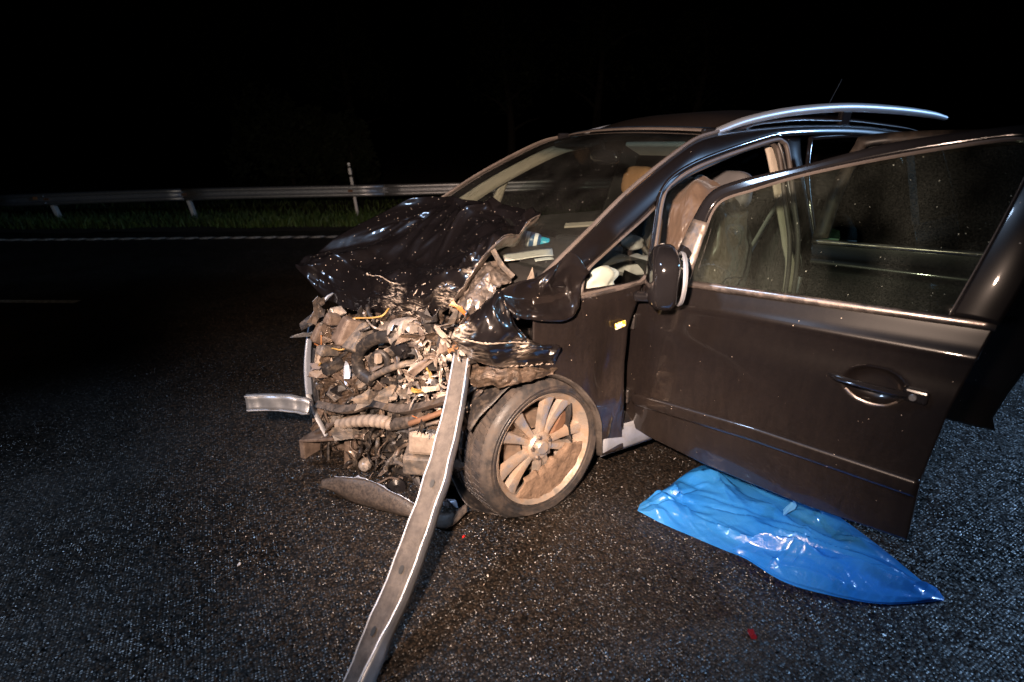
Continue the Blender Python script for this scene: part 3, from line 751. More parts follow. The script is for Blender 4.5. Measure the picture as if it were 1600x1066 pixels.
# white cloth of the burst curtain and knee bags
def wcloth(nm, c, s, seed, mat='airbag_white'):
    def fn(p): 
        d = Vector(p)-Vector(c); return Vector(p)+d*(.55*noise.noise(Vector(p)*11+Vector((seed, 0, 0)))+.25*noise.noise(Vector(p)*25+Vector((seed, 0, 0))))
    return ellipsoid(nm, c, s, mat, car, .9, 34, 24, fn)
wcloth('burst_airbag', tuple(at(937, 440, 'y', -.79)), (.10, .03, .055), 1)
wcloth('burst_airbag', tuple(at(1031, 425, 'y', -.77)), (.035, .05, .11), 2)
wcloth('burst_airbag', tuple(at(1010, 470, 'y', -.70)), (.10, .05, .08), 5)
wcloth('column_shroud', tuple(at(985, 415, 'y', -.55)), (.13, .09, .05), 7, 'interior_grey')
wcloth('column_shroud', tuple(at(992, 380, 'y', -.50)), (.06, .05, .035), 8, 'interior_grey')
# sun visors, inner mirror
box('sun_visor', (.99, -.37, 1.475), (.13, .40, .025), 'interior_beige', car, (0, R(24), R(2)), .01)
box('sun_visor', (1.02, .37, 1.505), (.13, .40, .022), 'interior_dark', car, (0, R(-14), 0), .01)
im = ellipsoid('inner_mirror', (.93, .0, 1.43), (.03, .12, .04), 'gloss_black', car, .7)
tube('mirror_arm', [(.93, 0, 1.45), (.90, 0, 1.52)], .012, 'gloss_black', im, 6)
# seats
def seat(x, y, mat, headmat, tilt=-12):
    s = empty('seat', (x, y, .22), car)
    def soft(nm, c, sz, e, rot, mat, par=s):
        M_ = Matrix.Rotation(R(rot), 4, 'Y')
        def fn(p):
            q = Vector(p)-Vector(c); q = M_ @ q
            return q+Vector(c)+Vector(noise.noise_vector(q*9))*.006
        return ellipsoid(nm, c, sz, mat, par, e, 36, 26, fn)
    soft('seat_cushion', (0, 0, .20), (.27, .26, .09), .55, 8, mat)
    soft('backrest', (.30, 0, .54), (.085, .26, .36), .55, tilt+24, mat)
    h = soft('headrest', (.43, 0, 1.03), (.055, .145, .105), .6, tilt+20, headmat)
    for d in (-.06, .06): tube('headrest_post', [(.415, d, .98), (.39, d, .85)], .007, 'bare_steel', s, 6)
    for d in (-1, 1): soft('side_bolster', (.26, d*.22, .52), (.085, .07, .30), .7, tilt+24, mat)
    return s
seat(1.10, -.37, 'seat_grey', 'seat_grey')
seat(1.10, .37, 'interior_dark', 'headrest_tan')
s2 = seat(2.05, -.40, 'interior_dark', 'interior_dark', -20); s3 = seat(2.05, .40, 'interior_dark', 'interior_dark', -20)
strip('seat_belt', [(1.60, -.70, 1.36), (1.50, -.62, 1.05), (1.40, -.56, .75), (1.36, -.56, .50)], [(1.65, -.70, 1.36), (1.55, -.62, 1.05), (1.45, -.56, .75), (1.41, -.56, .50)], 'interior_grey', car, 24, .003, 2)
box('belt_buckle', (1.36, -.60, .80), (.03, .03, .06), 'red_plastic', car, (0, .3, 0), .006)
box('side_airbag_tag', (1.42, -.66, .70), (.06, .02, .02), 'red_plastic', car, (0, 0, 0), .004)

# ------------------------------------------------------------------ wheels
def wheel(loc, flat, sg=-1, muddy=True):
    wh = empty('wheel', loc, car)
    def flatten(o, z0, bul):
        for v in o.data.vertices:
            if v.co.z < z0:
                d = z0-v.co.z; v.co.z = z0-d*.05; v.co.y += math.copysign(bul*d, v.co.y)
    pr_t = [(.236, -.098), (.245, -.108), (.250, -.1085), (.252, -.1135), (.264, -.1165), (.266, -.1150), (.278, -.1175), (.280, -.1160), (.292, -.1135), (.303, -.106), (.3115, -.097), (.3155, -.088)]
    def gv(y): return [(.3165, y-.006), (.3085, y-.0045), (.3085, y+.0045), (.3165, y+.006)]
    tread = gv(-.052)+gv(-.018)+gv(.018)+gv(.052)
    prof_ = pr_t+tread+[(r, -y) for r, y in pr_t[::-1]]
    t = lathe('tyre', prof_, 120, 'tyre_rubber', wh, None, 30)
    flatten(t, -.270 if flat else -.312, .45)
    # tread sipes as separate little lugs on both shoulders
    V = []; F = []
    for i in range(64):
        a0 = 2*math.pi*i/64; a1 = a0+2*math.pi/64*.70
        for (ya, yb, ra, rb) in ((-.096, -.062, .3150, .3225), (-.045, -.024, .3220, .3230), (-.010, .010, .3230, .3230), (.024, .045, .3230, .3220), (.062, .096, .3225, .3150)):
            i0 = len(V); sk = .05 if ya < 0 else -.05
            for a_, off_ in ((a0, 0), (a1, 0)):
                for (y_, r_, da) in ((ya, ra, sk), (yb, rb, 0)):
                    V.append((r_*math.cos(a_+da), y_, r_*math.sin(a_+da))); V.append(((r_-.008)*math.cos(a_+da), y_, (r_-.008)*math.sin(a_+da)))
            A_ = i0
            F += [(A_, A_+4, A_+6, A_+2), (A_, A_+2, A_+3, A_+1), (A_+4, A_+5, A_+7, A_+6), (A_, A_+1, A_+5, A_+4), (A_+2, A_+6, A_+7, A_+3)]
    tl_ = mesh('tread_blocks', V, F, 'tyre_rubber', wh, False); tl_['kind'] = 'stuff'
    flatten(tl_, -.272 if flat else -.314, .45)
    rimp = [(.203, .10), (.222, .098), (.214, .085), (.198, .07), (.192, 0.), (.198, -.06), (.206, -.084), (.214, -.094), (.222, -.100), (.230, -.105), (.2335, -.108), (.234, -.104), (.228, -.096)]
    rimp = [(r*1.03, y) for r, y in rimp]
    rm = lathe('rim', rimp, 96, 'alloy', wh, None, 40)
    # ten spokes in five pairs
    for k in range(10):
        a = R(90+36*k+(5 if k % 2 else -5))
        rows = []
        for t_ in np.linspace(0, 1, 9):
            r = .042+.184*t_; hwid = .0145+.017*t_**1.4; y = -.080-.012*math.sin(t_*math.pi*.5)+.016*math.sin(math.pi*t_)*.6
            for wx, wy in ((-1, .022), (-.8, .003), (0, 0), (.8, .003), (1, .022)):
                rows.append((r*math.cos(a)-wx*hwid*math.sin(a), y+wy, r*math.sin(a)+wx*hwid*math.cos(a)))
        F = []
        for i in range(8):
            for j in range(4): F.append((i*5+j, i*5+j+1, (i+1)*5+j+1, (i+1)*5+j))
        mesh('spoke', rows, F, 'alloy', wh, True, 40)
    lathe('hub', [(0.001, -.098), (.026, -.098), (.030, -.094), (.031, -.086), (.052, -.086), (.062, -.078), (.064, -.05), (.04, -.02)], 48, 'alloy', wh, None, 30)
    for k in range(5):
        a = R(108+72*k); c_ = (.046*math.cos(a), -.086, .046*math.sin(a))
        lathe('wheel_bolt', [(.001, -.006), (.008, -.006), (.0095, .0), (.0095, .01)], 6, 'dusty_metal', wh, Matrix.Translation(c_), 20)
    lathe('brake_disc', [(.06, -.035), (.075, -.03), (.138, -.03), (.140, -.026), (.140, -.008), (.05, -.008)], 60, 'brake_steel', wh, None, 30)
    o = box('brake_caliper', (.115, -.03, .06), (.06, .07, .14), 'rust_brown', wh, (0, R(28), 0), .012)
    if muddy:                              # mud packed into the lower rear of the rim
        G = np.zeros((12, 34, 3))
        for j, a in enumerate(np.linspace(R(-122), R(-4), 34)):
            ra = .092+.035*noise.noise(Vector((a*3, 2, 0)))+.05*abs((j-17)/17)**2
            for i in range(12):
                r = ra+(.236-ra)*i/11; G[i, j] = (r*math.cos(a), -.0945-.004*noise.noise(Vector((r*30, a*6, 1)))+(.014 if i == 0 else 0), r*math.sin(a))
        grid('packed_mud', G, 'mud', wh, thick=.004)
    if sg > 0: wh.rotation_euler = (0, 0, math.pi)
    return wh
fw = wheel((.0, -.722, .290), True); fw.rotation_euler = (R(-3), R(8), R(7)); fw.scale = (1.035, 1.32, 1.035)
wheel((.02, .755, .315), False, 1, False)
wheel((2.70, -.755, .318), False, -1, False)
wheel((2.70, .755, .318), False, 1, False)

# ------------------------------------------------------------------ front door, hinged open
HX, HY = .55, -.83; DTH = -1.28270
def door_part(name, loc, th): 
    return loc
def mkdoor(name, zs, xa, xb, nu, hx, hy, th, mat, handle=None):
    G = np.zeros((len(zs), nu, 3))
    for i, z in enumerate(zs):
        a, b = xa(z), xb(z)
        for j in range(nu):
            t = j/(nu-1); p = sp_(a+(b-a)*t, z)
            p[1] -= .004*math.sin(math.pi*t)
            p[1] -= .010*math.exp(-((z-.915)/.018)**2)*min(1, max(0, (t-.15)*2))-.006*math.exp(-((z-.85)/.05)**2)   # shoulder crease
            if handle:
                ex, ez = (p[0]-handle[0])/handle[2], (z-handle[1])/handle[3]; d = ex*ex+ez*ez
                if d < 1: p[1] += .034*(1-d*d)
            p[1] += .0015*noise.noise(Vector(p)*4)
            G[i, j] = p
    G -= np.array([hx, hy, 0])
    o = grid(name, G, mat, car, thick=.055, off=-1.)
    o.location = (hx, hy, 0); o.rotation_euler = (0, 0, th)
    return o
dxa = poly([(.20, .56), (.26, .505), (.35, .455), (.513, .42), (.638, .41), (.782, .42), (.90, .47), (.97, .53)])
dxb = poly([(.20, 1.60), (.245, 1.617), (.497, 1.603), (.75, 1.615), (.92, 1.637), (1.015, 1.652)])
zs = np.linspace(0, 1, 110)
fd = None
def frontdoor():
    G = np.zeros((110, 170, 3))
    for i in range(110):
        for j in range(170):
            t = j/169; v = i/109
            z0 = float(np.interp(t, [0, .04, .1, .35, .7, 1], [.262, .245, .228, .208, .214, .246])); z1 = .968+.05*t
            z = z0+(z1-z0)*v
            a, b = dxa(z), dxb(z); x = a+(b-a)*t
            p = sp_(x, z); p[1] -= .004*math.sin(math.pi*t)
            cz = .885+.037*t
            p[1] -= .007*math.exp(-((z-cz)/.016)**2)*min(1, max(0, t*1.6))-.007*math.exp(-((z-cz+.07)/.05)**2)*t
            ex, ez = (x-1.42)/.088, (z-.768)/.062; d = ex*ex+ez*ez
            if d < 1: p[1] += .036*(1-d*d)
            p[1] += .0016*noise.noise(Vector(p)*4)
            G[i, j] = p
    G -= np.array([HX, HY, 0])
    o = grid('front_door', G, 'car_paint', car, thick=.055, off=-1.)
    o.location = (HX, HY, 0); o.rotation_euler = (0, 0, DTH)
    return o
fd = frontdoor()
DO = np.array([HX, HY, 0.])
def dl_(P): return [np.array(p, float)-DO for p in P]
def S2(P, o=0.): return [sp_(x, z, -1, o)-DO for x, z in P]
outer = [(.60, .980), (.655, 1.07), (.687, 1.211), (.725, 1.311), (.812, 1.362), (1.022, 1.42), (1.283, 1.497), (1.572, 1.540), (1.70, 1.548), (1.705, 1.45), (1.69, 1.25), (1.655, 1.02)]
inner = [(.73, .985), (.735, 1.06), (.743, 1.156), (.769, 1.283), (.89, 1.341), (1.06, 1.402), (1.30, 1.463), (1.53, 1.507), (1.60, 1.50), (1.612, 1.42), (1.585, 1.22), (1.551, 1.025)]
strip('window_frame', S2(outer[:9]), S2(inner[:9]), 'gloss_black', fd, 90, .03, 4)
S4 = lambda P: [sp_(x, z, -1, .002+.026*math.sin(math.pi*max(0, z-1.01)/.55))-DO for x, z in P]
strip('window_pillar', S4([(1.70, 1.548), (1.705, 1.45), (1.70, 1.35), (1.69, 1.25), (1.675, 1.13), (1.655, 1.02)]), S4([(1.60, 1.50), (1.612, 1.42), (1.60, 1.32), (1.585, 1.22), (1.568, 1.12), (1.551, 1.025)]), 'car_paint', fd, 40, .03, 12, .006)
tube('window_seal', S2(inner, .006), .007, 'rubber_seal', fd, 6, 120)
# pane
bot = [(.73, .97)]+[(x, .972+.045*(x-.66)/1.0) for x in np.linspace(.78, 1.551, 12)]
topc = spline(np.array([(x, 0, z) for x, z in inner]), 60)
nb = 30; G = np.zeros((20, nb, 3))
for j in range(nb):
    t = j/(nb-1); x0 = .73+(1.551-.73)*t; z0 = .975+.045*t
    # top curve point by arc share
    tp = topc[int(round(t*59))]
    for i in range(20):
        v = i/19; G[i, j] = sp_(x0+(tp[0]-x0)*v, z0+(tp[2]-z0)*v, -1, -.010)-DO
grid('window_pane', G, 'side_glass', fd)
strip('belt_trim', S2([(.66, .963), (.9, .973), (1.2, .986), (1.654, 1.005)], .006), S2([(.66, .985), (.9, .995), (1.2, 1.007), (1.654, 1.025)], .008), 'chrome_strip', fd, 50, .012, 4, .004)
# protective moulding with rounded nose
G = np.zeros((9, 80, 3))
for j in range(80):
    t = j/79; x = .545+1.056*t; zt = float(np.interp(t, [0, .5, 1], [.447, .486, .500])); hh_ = .072*min(1, math.sqrt(max(.0001, t*1.056/.03*(2-min(2, t*1.056/.03)))) if t*1.056 < .03 else 1)
    zc = zt-.036
    for i in range(9):
        v = -1+2*i/8; z = zc+v*hh_/2; G[i, j] = sp_(x, z, -1, .004+.010*(1-abs(v)**5)-(.012 if abs(v) == 1 else 0))-DO
grid('rub_moulding', G, 'car_paint', fd, thick=.004)
# handle, lock
hb = [(1.295, -.892, .772), (1.33, -.925, .778), (1.40, -.935, .781), (1.47, -.930, .780), (1.505, -.916, .777)]
ho = tube('door_handle', dl_(hb), [.010, .017, .018, .018, .016], 'gloss_black', fd, 10, 30, .55)
o = box('handle_end', tuple(np.array((1.53, -.893, .775))-DO), (.065, .03, .042), 'gloss_black', fd, (0, 0, 0), .008)
lathe('lock_barrel', [(.001, -.004), (.009, -.004), (.011, 0), (.011, .012)], 24, 'bare_steel', fd, Matrix.Translation(Vector(np.array((1.525, -.910, .771))-DO)), 30)
tube('handle_cup_edge', S2([(1.345, .735), (1.38, .713), (1.42, .706), (1.46, .712), (1.49, .735)], .001), .004, 'chrome_strip', fd, 6, 20)
# wing mirror
mh = ellipsoid('wing_mirror', (0, 0, 0), (.062, .105, .118), 'gloss_black', fd, .62, 44, 30, lambda p: Vector((p.x*(1.1 if p.x < 0 else .75), p.y, p.z*(1+.10*p.y/.1)+.0)))
mh.location = Vector(np.array((.715, -1.005, 1.022))-DO); mh.rotation_euler = (R(6), 0, R(38))
lathe('mirror_rim', [(.100, .0), (.104, .006), (.100, .016), (.094, .016)], 40, 'silver_rail', mh, Matrix.Translation((.046, 0, 0)) @ Matrix.Rotation(R(-90), 4, 'Z') @ Matrix.Diagonal((.98, 1, 1, 1)), 30)
lathe('mirror_pane', [(.0005, .012), (.05, .012), (.098, .010)], 40, 'mirror_glass', mh, Matrix.Translation((.046, 0, 0)) @ Matrix.Rotation(R(-90), 4, 'Z'), 60)
o = box('mirror_foot', (-.005, .10, -.085), (.09, .12, .05), 'black_plastic', mh, (R(20), 0, 0), .015)
box('mirror_base', (-.03, .105, -.115), (.14, .05, .035), 'gloss_black', mh, (0, 0, 0), .012)
bpy.context.view_layer.update()
for c_ in list(mh.children):
    ml = mh.matrix_local @ c_.matrix_local; c_.parent = fd; c_.matrix_local = ml
strip('mirror_sail', S2([(.60, .975), (.64, 1.04), (.67, 1.14), (.69, 1.22)], .012), S2([(.74, .978), (.745, 1.05), (.75, 1.14), (.752, 1.21)], .012), 'dusty_metal', fd, 16, .008, 4)

# rear door, open in the shadow of the front one
RX, RY = 1.685, -.83; RO = np.array([RX, RY, 0.])
G = np.zeros((50, 60, 3))
for i in range(50):
    for j in range(60):
        t = j/59; v = i/49; z = .235+(1.02+.02*t-.235)*v
        xb_ = float(np.interp(z, [.235, .30, .45, .64, 1.1], [2.585, 2.56, 2.58, 2.62, 2.62])); x = 1.665+(xb_-1.665)*t
        p = sp_(x, z); p[1] -= .010*math.exp(-((z-.925)/.018)**2); G[i, j] = p-RO
rd = grid('rear_door', G, 'car_paint_clean', car, thick=.05, off=-1.)
rd.location = (RX, RY, 0); rd.rotation_euler = (0, 0, R(-69))
S3 = lambda P, o=0.: [sp_(x, z, -1, o)-RO for x, z in P]
ro_ = [(1.67, 1.03), (1.69, 1.25), (1.74, 1.47), (1.80, 1.53), (2.2, 1.545), (2.55, 1.52), (2.64, 1.42), (2.66, 1.2), (2.63, 1.03)]
ri_ = [(1.74, 1.04), (1.75, 1.25), (1.79, 1.44), (1.84, 1.49), (2.2, 1.505), (2.50, 1.48), (2.57, 1.40), (2.585, 1.2), (2.56, 1.04)]
strip('window_frame', S3(ro_), S3(ri_), 'dark_trim', rd, 60, .03, 3)
strip('belt_trim', S3([(1.67, 1.01), (2.1, 1.018), (2.62, 1.028)], .007), S3([(1.67, 1.032), (2.1, 1.04), (2.62, 1.05)], .008), 'chrome_strip', rd, 30, .01, 3)
tc = spline(np.array([(x, 0, z) for x, z in ri_]), 30); G = np.zeros((10, 30, 3))
for j in range(30):
    for i in range(10):
        v = i/9; x0 = 1.74+.82*j/29; G[i, j] = sp_(x0+(tc[j][0]-x0)*v, 1.04+(tc[j][2]-1.04)*v, -1, -.012)-RO
grid('window_pane', G, 'privacy_glass', rd)
tube('door_handle', [np.array(p)-RO for p in [(2.30, -.893, .80), (2.34, -.925, .805), (2.44, -.93, .805), (2.50, -.90, .80)]], [.010, .016, .017, .014], 'gloss_black', rd, 8, 20, .6)
strip('rub_moulding', S3([(1.68, .50), (2.3, .51)], .012), S3([(1.68, .44), (2.3, .45)], .012), 'car_paint_clean', rd, 10, .008, 3)

# ------------------------------------------------------------------ bonnet, buckled upwards
def pnet(rows, ax='y'): return np.array([[at(px, py, ax, v) for px, py, v in r] for r in rows])
bon = pnet([
 [(463, 420, .54), (505, 463, .30), (560, 488, .04), (615, 499, -.20), (662, 503, -.40), (704, 480, -.57)],
 [(466, 414, .55), (520, 440, .32), (575, 462, .03), (628, 470, -.23), (672, 462, -.45), (716, 462, -.60)],
 [(478, 403, .58), (530, 415, .35), (588, 431, .06), (640, 436, -.20), (690, 428, -.42), (730, 440, -.61)],
 [(508, 382, .62), (556, 392, .43), (618, 408, .18), (664, 405, -.02), (716, 400, -.30), (752, 413, -.60)],
 [(556, 354, .62), (606, 356, .46), (662, 358, .24), (706, 352, .02), (748, 352, -.27), (782, 382, -.57)],
 [(610, 327, .60), (658, 326, .46), (705, 328, .22), (750, 330, -.04), (792, 336, -.26), (815, 357, -.50)],
 [(640, 311, .55), (670, 308, .46), (716, 311, .22), (765, 318, -.02), (810, 326, -.26), (846, 333, -.47)]])
G = netsurf(bon, 110, 90)
cb1 = creases(20, 4, (.05, 1.1, .05, .75), .9, 1.2, (.15, .45), (.04, .09), (.02, .05))
cb2 = creases(60, 9, (.12, 1.1, .0, .7), .4, 1.6, (.06, .2), (.014, .032), (.007, .024))
def bdent(G):
    out = G.copy()
    for i in range(G.shape[0]):
        for j in range(G.shape[1]):
            u, v = j/109, i/89
            p = Vector(G[i, j]*1.0)
            k = max(0., min(1., (u-.30)/.35))
            d = (.6+.4*k)*(cb1(u*1.1, v*.8)+cb2(u*1.1, v*.8))+.012*noise.noise(p*4)+.0015*noise.noise(p*30)
            d += -.058*math.exp(-((u-.66)/.12)**2-((v-.54)/.13)**2)           # bowl with the bright rim
            cr_ = (u-.80)-(v-.55)*.28; d += .020*max(0., 1-abs(cr_)/.06)*max(0., 1-abs(v-.62)/.28)          # sharp vertical crease
            cr2 = (v-.40)-(u-.55)*.35; d += .016*max(0., 1-abs(cr2)/.05)*max(0., 1-abs(u-.58)/.14)
            fv = v-.30-.05*math.sin(u*9); d += .026*max(0., 1-abs(fv)/.07)*(.3+.7*math.sin(math.pi*u))       # fold across
            d += -.050*math.exp(-((u-.74)/.09)**2-((v-.15)/.09)**2)                                          # cup in the turned-down lip
            d += .018*max(0., 1-abs(v-.10-.06*u)/.05)*k
            out[i, j] += np.array([-.25, -.45, .85])*d
    return out
G = bdent(G)
bonnet = grid('bonnet', G, 'bonnet_paint', car, thick=.006, sharp=42)
# underside frame of the bonnet along the near edge
strip('bonnet_frame', [G[i, -1] for i in range(0, 90, 8)], [G[i, -1]+np.array([.01, .05, -.05])+.012*np.array(noise.noise_vector(Vector(G[i, -1])*12)) for i in range(0, 90, 8)], 'dusty_metal', bonnet, 60, .005)
def ragged(name, P, wd, mat, parent, seed, n=70, out=(0, -.4, .3), th=.003):
    A = spline(P, n); B = A.copy()
    for i in range(n):
        k = wd*(.15+1.3*abs(noise.noise(Vector((i*.35, seed*5.3, 0))))+.5*max(0, noise.noise(Vector((i*1.1, seed*2.1, 4)))))
        B[i] += np.array(out)*k+np.array(noise.noise_vector(Vector((i*.5, seed, 2))))*k*.5
    M_ = (A+B)/2+np.array([0, -.004, .004])
    return grid(name, np.array([A, M_, B]), mat, parent, thick=th)
ragged('torn_edge', [G[26, j] for j in range(40, 64, 3)], .028, 'cream_foam', bonnet, 1, 50, (-.2, -.6, .2))
ragged('torn_edge', [G[i, 78-int(3*math.sin(i*.3))] for i in range(0, 27, 3)], .045, 'cream_foam', bonnet, 2, 50, (.5, -.5, -.2))
ragged('torn_edge', [G[2+int(j*.05), j] for j in range(62, 92, 3)], .045, 'cream_foam', bonnet, 3, 60, (.1, -.6, .5))
ragged('torn_edge', [G[i, 70+int(i*.35)] for i in range(4, 26, 3)], .03, 'cream_foam', bonnet, 8, 40, (.5, -.5, .0))
ragged('torn_edge', [G[i, 109] for i in range(0, 90, 6)], .018, 'dusty_metal', bonnet, 4, 80, (-.3, -.5, .1))

# ------------------------------------------------------------------ crumpled front of the left wing
flap = pnet([
 [(790, 478, -.875), (812, 490, -.885), (850, 496, -.890), (886, 492, -.885), (902, 474, -.875)],
 [(789, 480, -.905), (811, 496, -.925), (850, 502, -.930), (888, 498, -.925), (905, 476, -.900)],
 [(787, 474, -.900), (813, 487, -.915), (850, 491, -.920), (884, 487, -.915), (905, 467, -.893)],
 [(783, 464, -.875), (815, 468, -.850), (850, 468, -.840), (880, 463, -.850), (907, 452, -.875)],
 [(781, 456, -.865), (806, 444, -.860), (845, 446, -.850), (876, 440, -.850), (912, 438, -.868)],
 [(800, 447, -.845), (828, 438, -.852), (858, 428, -.855), (884, 415, -.855), (917, 430, -.875)],
 [(815, 444, -.815), (842, 432, -.84), (868, 414, -.845), (894, 394, -.848), (922, 426, -.868)]])
Gf = crumple(netsurf(flap, 60, 60), .005, 9, 12)
cf_ = creases(16, 6, (.05, .45, .02, .35), 1.3, .9, (.06, .16), (.015, .045), (.004, .014))
for i in range(60):
    for j in range(60): Gf[i, j] += np.array([-.2, -.9, .2])*cf_(j/59*.45, i/59*.35)
wf = grid('wing_fold', Gf, 'car_paint', wing, thick=.004)
frag = pnet([
 [(716, 546, -.86), (742, 564, -.88), (768, 571, -.89), (802, 572, -.885), (836, 573, -.882), (866, 571, -.88)],
 [(708, 533, -.90), (736, 549, -.935), (766, 556, -.94), (805, 558, -.92), (836, 556, -.90), (868, 556, -.89)],
 [(705, 526, -.91), (728, 537, -.955), (765, 543, -.965), (808, 540, -.945), (842, 541, -.93), (872, 540, -.91)],
 [(714, 514, -.89), (742, 512, -.915), (772, 514, -.93), (802, 520, -.945), (826, 533, -.915), (846, 537, -.895)],
 [(738, 490, -.86), (754, 484, -.885), (772, 482, -.905), (790, 489, -.915), (802, 505, -.90), (812, 522, -.885)],
 [(766, 464, -.82), (773, 457, -.85), (781, 451, -.87), (787, 462, -.88), (793, 478, -.88), (800, 495, -.875)]])
Gg = crumple(netsurf(frag, 70, 60), .010, 8, 21)
cg = creases(26, 3, (0, .45, 0, .35), .8, 1.5, (.06, .2), (.015, .05), (.006, .022))
for i in range(60):
    for j in range(70): Gg[i, j] += np.array([-.3, -.8, .3])*cg(j/69*.45, i/59*.35)
wfr = grid('wing_fragment', Gg, 'wing_paint', wing, thick=.004, sharp=45)
ragged('torn_edge', [Gg[0, j] for j in range(0, 70, 4)], .030, 'cream_foam', wing, 5, 80, (0, -.5, .5))
ragged('torn_edge', [Gg[26, j]+np.array([0, -.006, 0]) for j in range(0, 50, 4)], .016, 'cream_foam', wing, 6, 60, (0, -.4, .6))
ragged('torn_edge', [Gg[i, 0] for i in range(0, 40, 4)], .035, 'cream_foam', wing, 7, 50, (.4, -.5, .2))
ragged('torn_edge', [Gf[i, 0] for i in range(6, 60, 6)], .012, 'cream_foam', wing, 9, 40, (-.3, -.3, .2))
# tongue of the inner panel curling over the tyre
lin = pnet([
 [(732, 600, -.80), (765, 606, -.86), (800, 602, -.90), (835, 592, -.905), (866, 584, -.90)],
 [(726, 588, -.78), (762, 588, -.87), (800, 586, -.905), (836, 580, -.905), (870, 578, -.89)],
 [(735, 570, -.76), (768, 574, -.85), (802, 574, -.88), (838, 572, -.885), (872, 572, -.875)]])
grid('inner_panel', crumple(crumple(netsurf(lin, 60, 30), .022, 13, 31), .007, 45, 33), 'grime', car, thick=.003, sharp=30)
# bent brackets and struts between bonnet and wing
stru = pnet([
 [(735, 505, -.72), (758, 475, -.70), (782, 450, -.67), (808, 438, -.65)],
 [(722, 490, -.66), (742, 455, -.64), (764, 430, -.61), (788, 426, -.58)],
 [(712, 480, -.58), (732, 445, -.55), (752, 412, -.52), (774, 410, -.48)]])
grid('strut_tower', crumple(crumple(netsurf(stru, 60, 40), .03, 13, 41), .014, 34, 42), 'dusty_metal', car, thick=.004, sharp=30)
tube('bonnet_stay', [at(770, 390, 'y', -.58), at(785, 415, 'y', -.6), at(802, 432, 'y', -.62)], .012, 'grey_cover', car, 6, 12)
mesh('glass_splinter', [at(822, 440, 'y', -.72), at(832, 417, 'y', -.72), at(836, 440, 'y', -.70)], [(0, 1, 2)], 'cream_foam', car, False)

# ------------------------------------------------------------------ torn-open engine bay
def yb(px): return .12-.93*min(1.1, max(-.1, (px-475)/250))
def eb(px, py, dy=0.): return at(px, py, 'y', yb(px)+dy)
rows = []
for py in (492, 520, 550, 600, 650, 700, 735):
    rows.append([eb(px, py, .15) for px in (497, 535, 580, 640, 700, 750)])
grid('engine_block', vcrumple(vcrumple(netsurf(rows, 110, 100), .16, 9, 51, (-.3, -.9, .1)), .05, 26, 57, (-.3, -.8, .3)), 'grime', car, sharp=35)
pal = ['grime']*10+['dusty_metal']*3+['brown_plastic']*3+['black_plastic']*14+['aluminium']*1+['grey_cover']*5+['gloss_black']*3+['bare_steel']*1
def cloth_plate(nm, c, L, Wd, mat, seed, par=car, bend=.5, th=.003, nrm=None):
    r = random.Random(seed)
    a = Vector((r.gauss(0, 1), r.gauss(0, .5), r.gauss(0, 1))).normalized()
    b_ = a.cross(Vector((r.gauss(0, .5), -1, r.gauss(0, .5)))).normalized(); nn = a.cross(b_)
    k1, k2, ph = r.uniform(-1, 1)*bend, r.uniform(-1, 1)*bend, r.uniform(0, 6)
    G = np.zeros((4, 6, 3)); edge = [r.uniform(.45, 1.25) for _ in range(6)]; e2 = [r.uniform(.3, 1.15) for _ in range(6)]
    for i in range(4):
        for j in range(6):
            u = (j/5-.5+r.uniform(-.06, .06))*L; v = (i/3-.5)*Wd*(edge[j] if i > 1 else e2[j])
            p = Vector(c)+a*u+b_*v+nn*(k1*u*u/L*2+k2*abs(v)+.012*math.sin(u*40+ph))
            fo = abs(noise.noise(p*11+Vector((seed, 0, 0)))); p += nn*.05*(.3-fo)*min(1., Wd/.05)+Vector(noise.noise_vector(p*22+Vector((seed, 0, 0))))*.006
            G[i, j] = p
    F = []
    for i in range(3):
        for j in range(5):
            q = (i*6+j, i*6+j+1, (i+1)*6+j+1, (i+1)*6+j)
            F += [(q[0], q[1], q[2]), (q[0], q[2], q[3])] if (i+j+seed) % 2 else [(q[0], q[1], q[3]), (q[1], q[2], q[3])]
    o = mesh(nm, G.reshape(-1, 3), F, mat, par, False); solid(o, th); return o
def inzone(px, py):
    if px < 500 and py > 680: return False
    if px > 700 and py > 640 + (735-px)*1.5: return False
    top = 476+max(0, (px-520)*.20) if px < 640 else 500-(px-640)*.1
    return py > top+8
rj = random.Random(77)
def zone():
    while True:
        px, py = rj.uniform(490, 735), rj.uniform(480, 690)
        if inzone(px, py): return px, py
for k in range(95):
    px, py = zone(); m = rj.choice(pal)
    cloth_plate('bent_plate', eb(px, py, rj.uniform(-.02, .12)), rj.uniform(.06, .24), rj.uniform(.025, .10), m, 100+k, bend=rj.uniform(.1, .8), th=.0025)
for k in range(30):
    px, py = zone(); s = [rj.uniform(.02, .09) for _ in range(3)]
    box('bracket', tuple(eb(px, py, rj.uniform(.0, .10))), s, rj.choice(pal), car, tuple(rj.uniform(-1.5, 1.5) for _ in range(3)), .005, rj.uniform(.6, 1.0), .006)
for k in range(40):
    px, py = zone(); P = [eb(px, py, rj.uniform(0, .08))]
    ang = rj.uniform(0, 6.28)
    for q in range(rj.randint(3, 5)):
        ang += rj.uniform(-1.1, 1.1); px = min(730, max(502, px+15*math.cos(ang))); py += 13*math.sin(ang); P.append(eb(px, min(720, max(478, py)), rj.uniform(-.04, .07)))
    tube('hose' if k % 2 else 'cable', P, rj.uniform(.005, .011) if k % 2 else rj.uniform(.002, .005), rj.choice(['black_plastic', 'black_plastic', 'grey_cover', 'dusty_metal', 'brown_plastic']) if k % 2 else rj.choice(['black_plastic', 'orange_plastic', 'cream_foam', 'dark_trim', 'yellow_plastic', 'aluminium']), car, 8, 26)
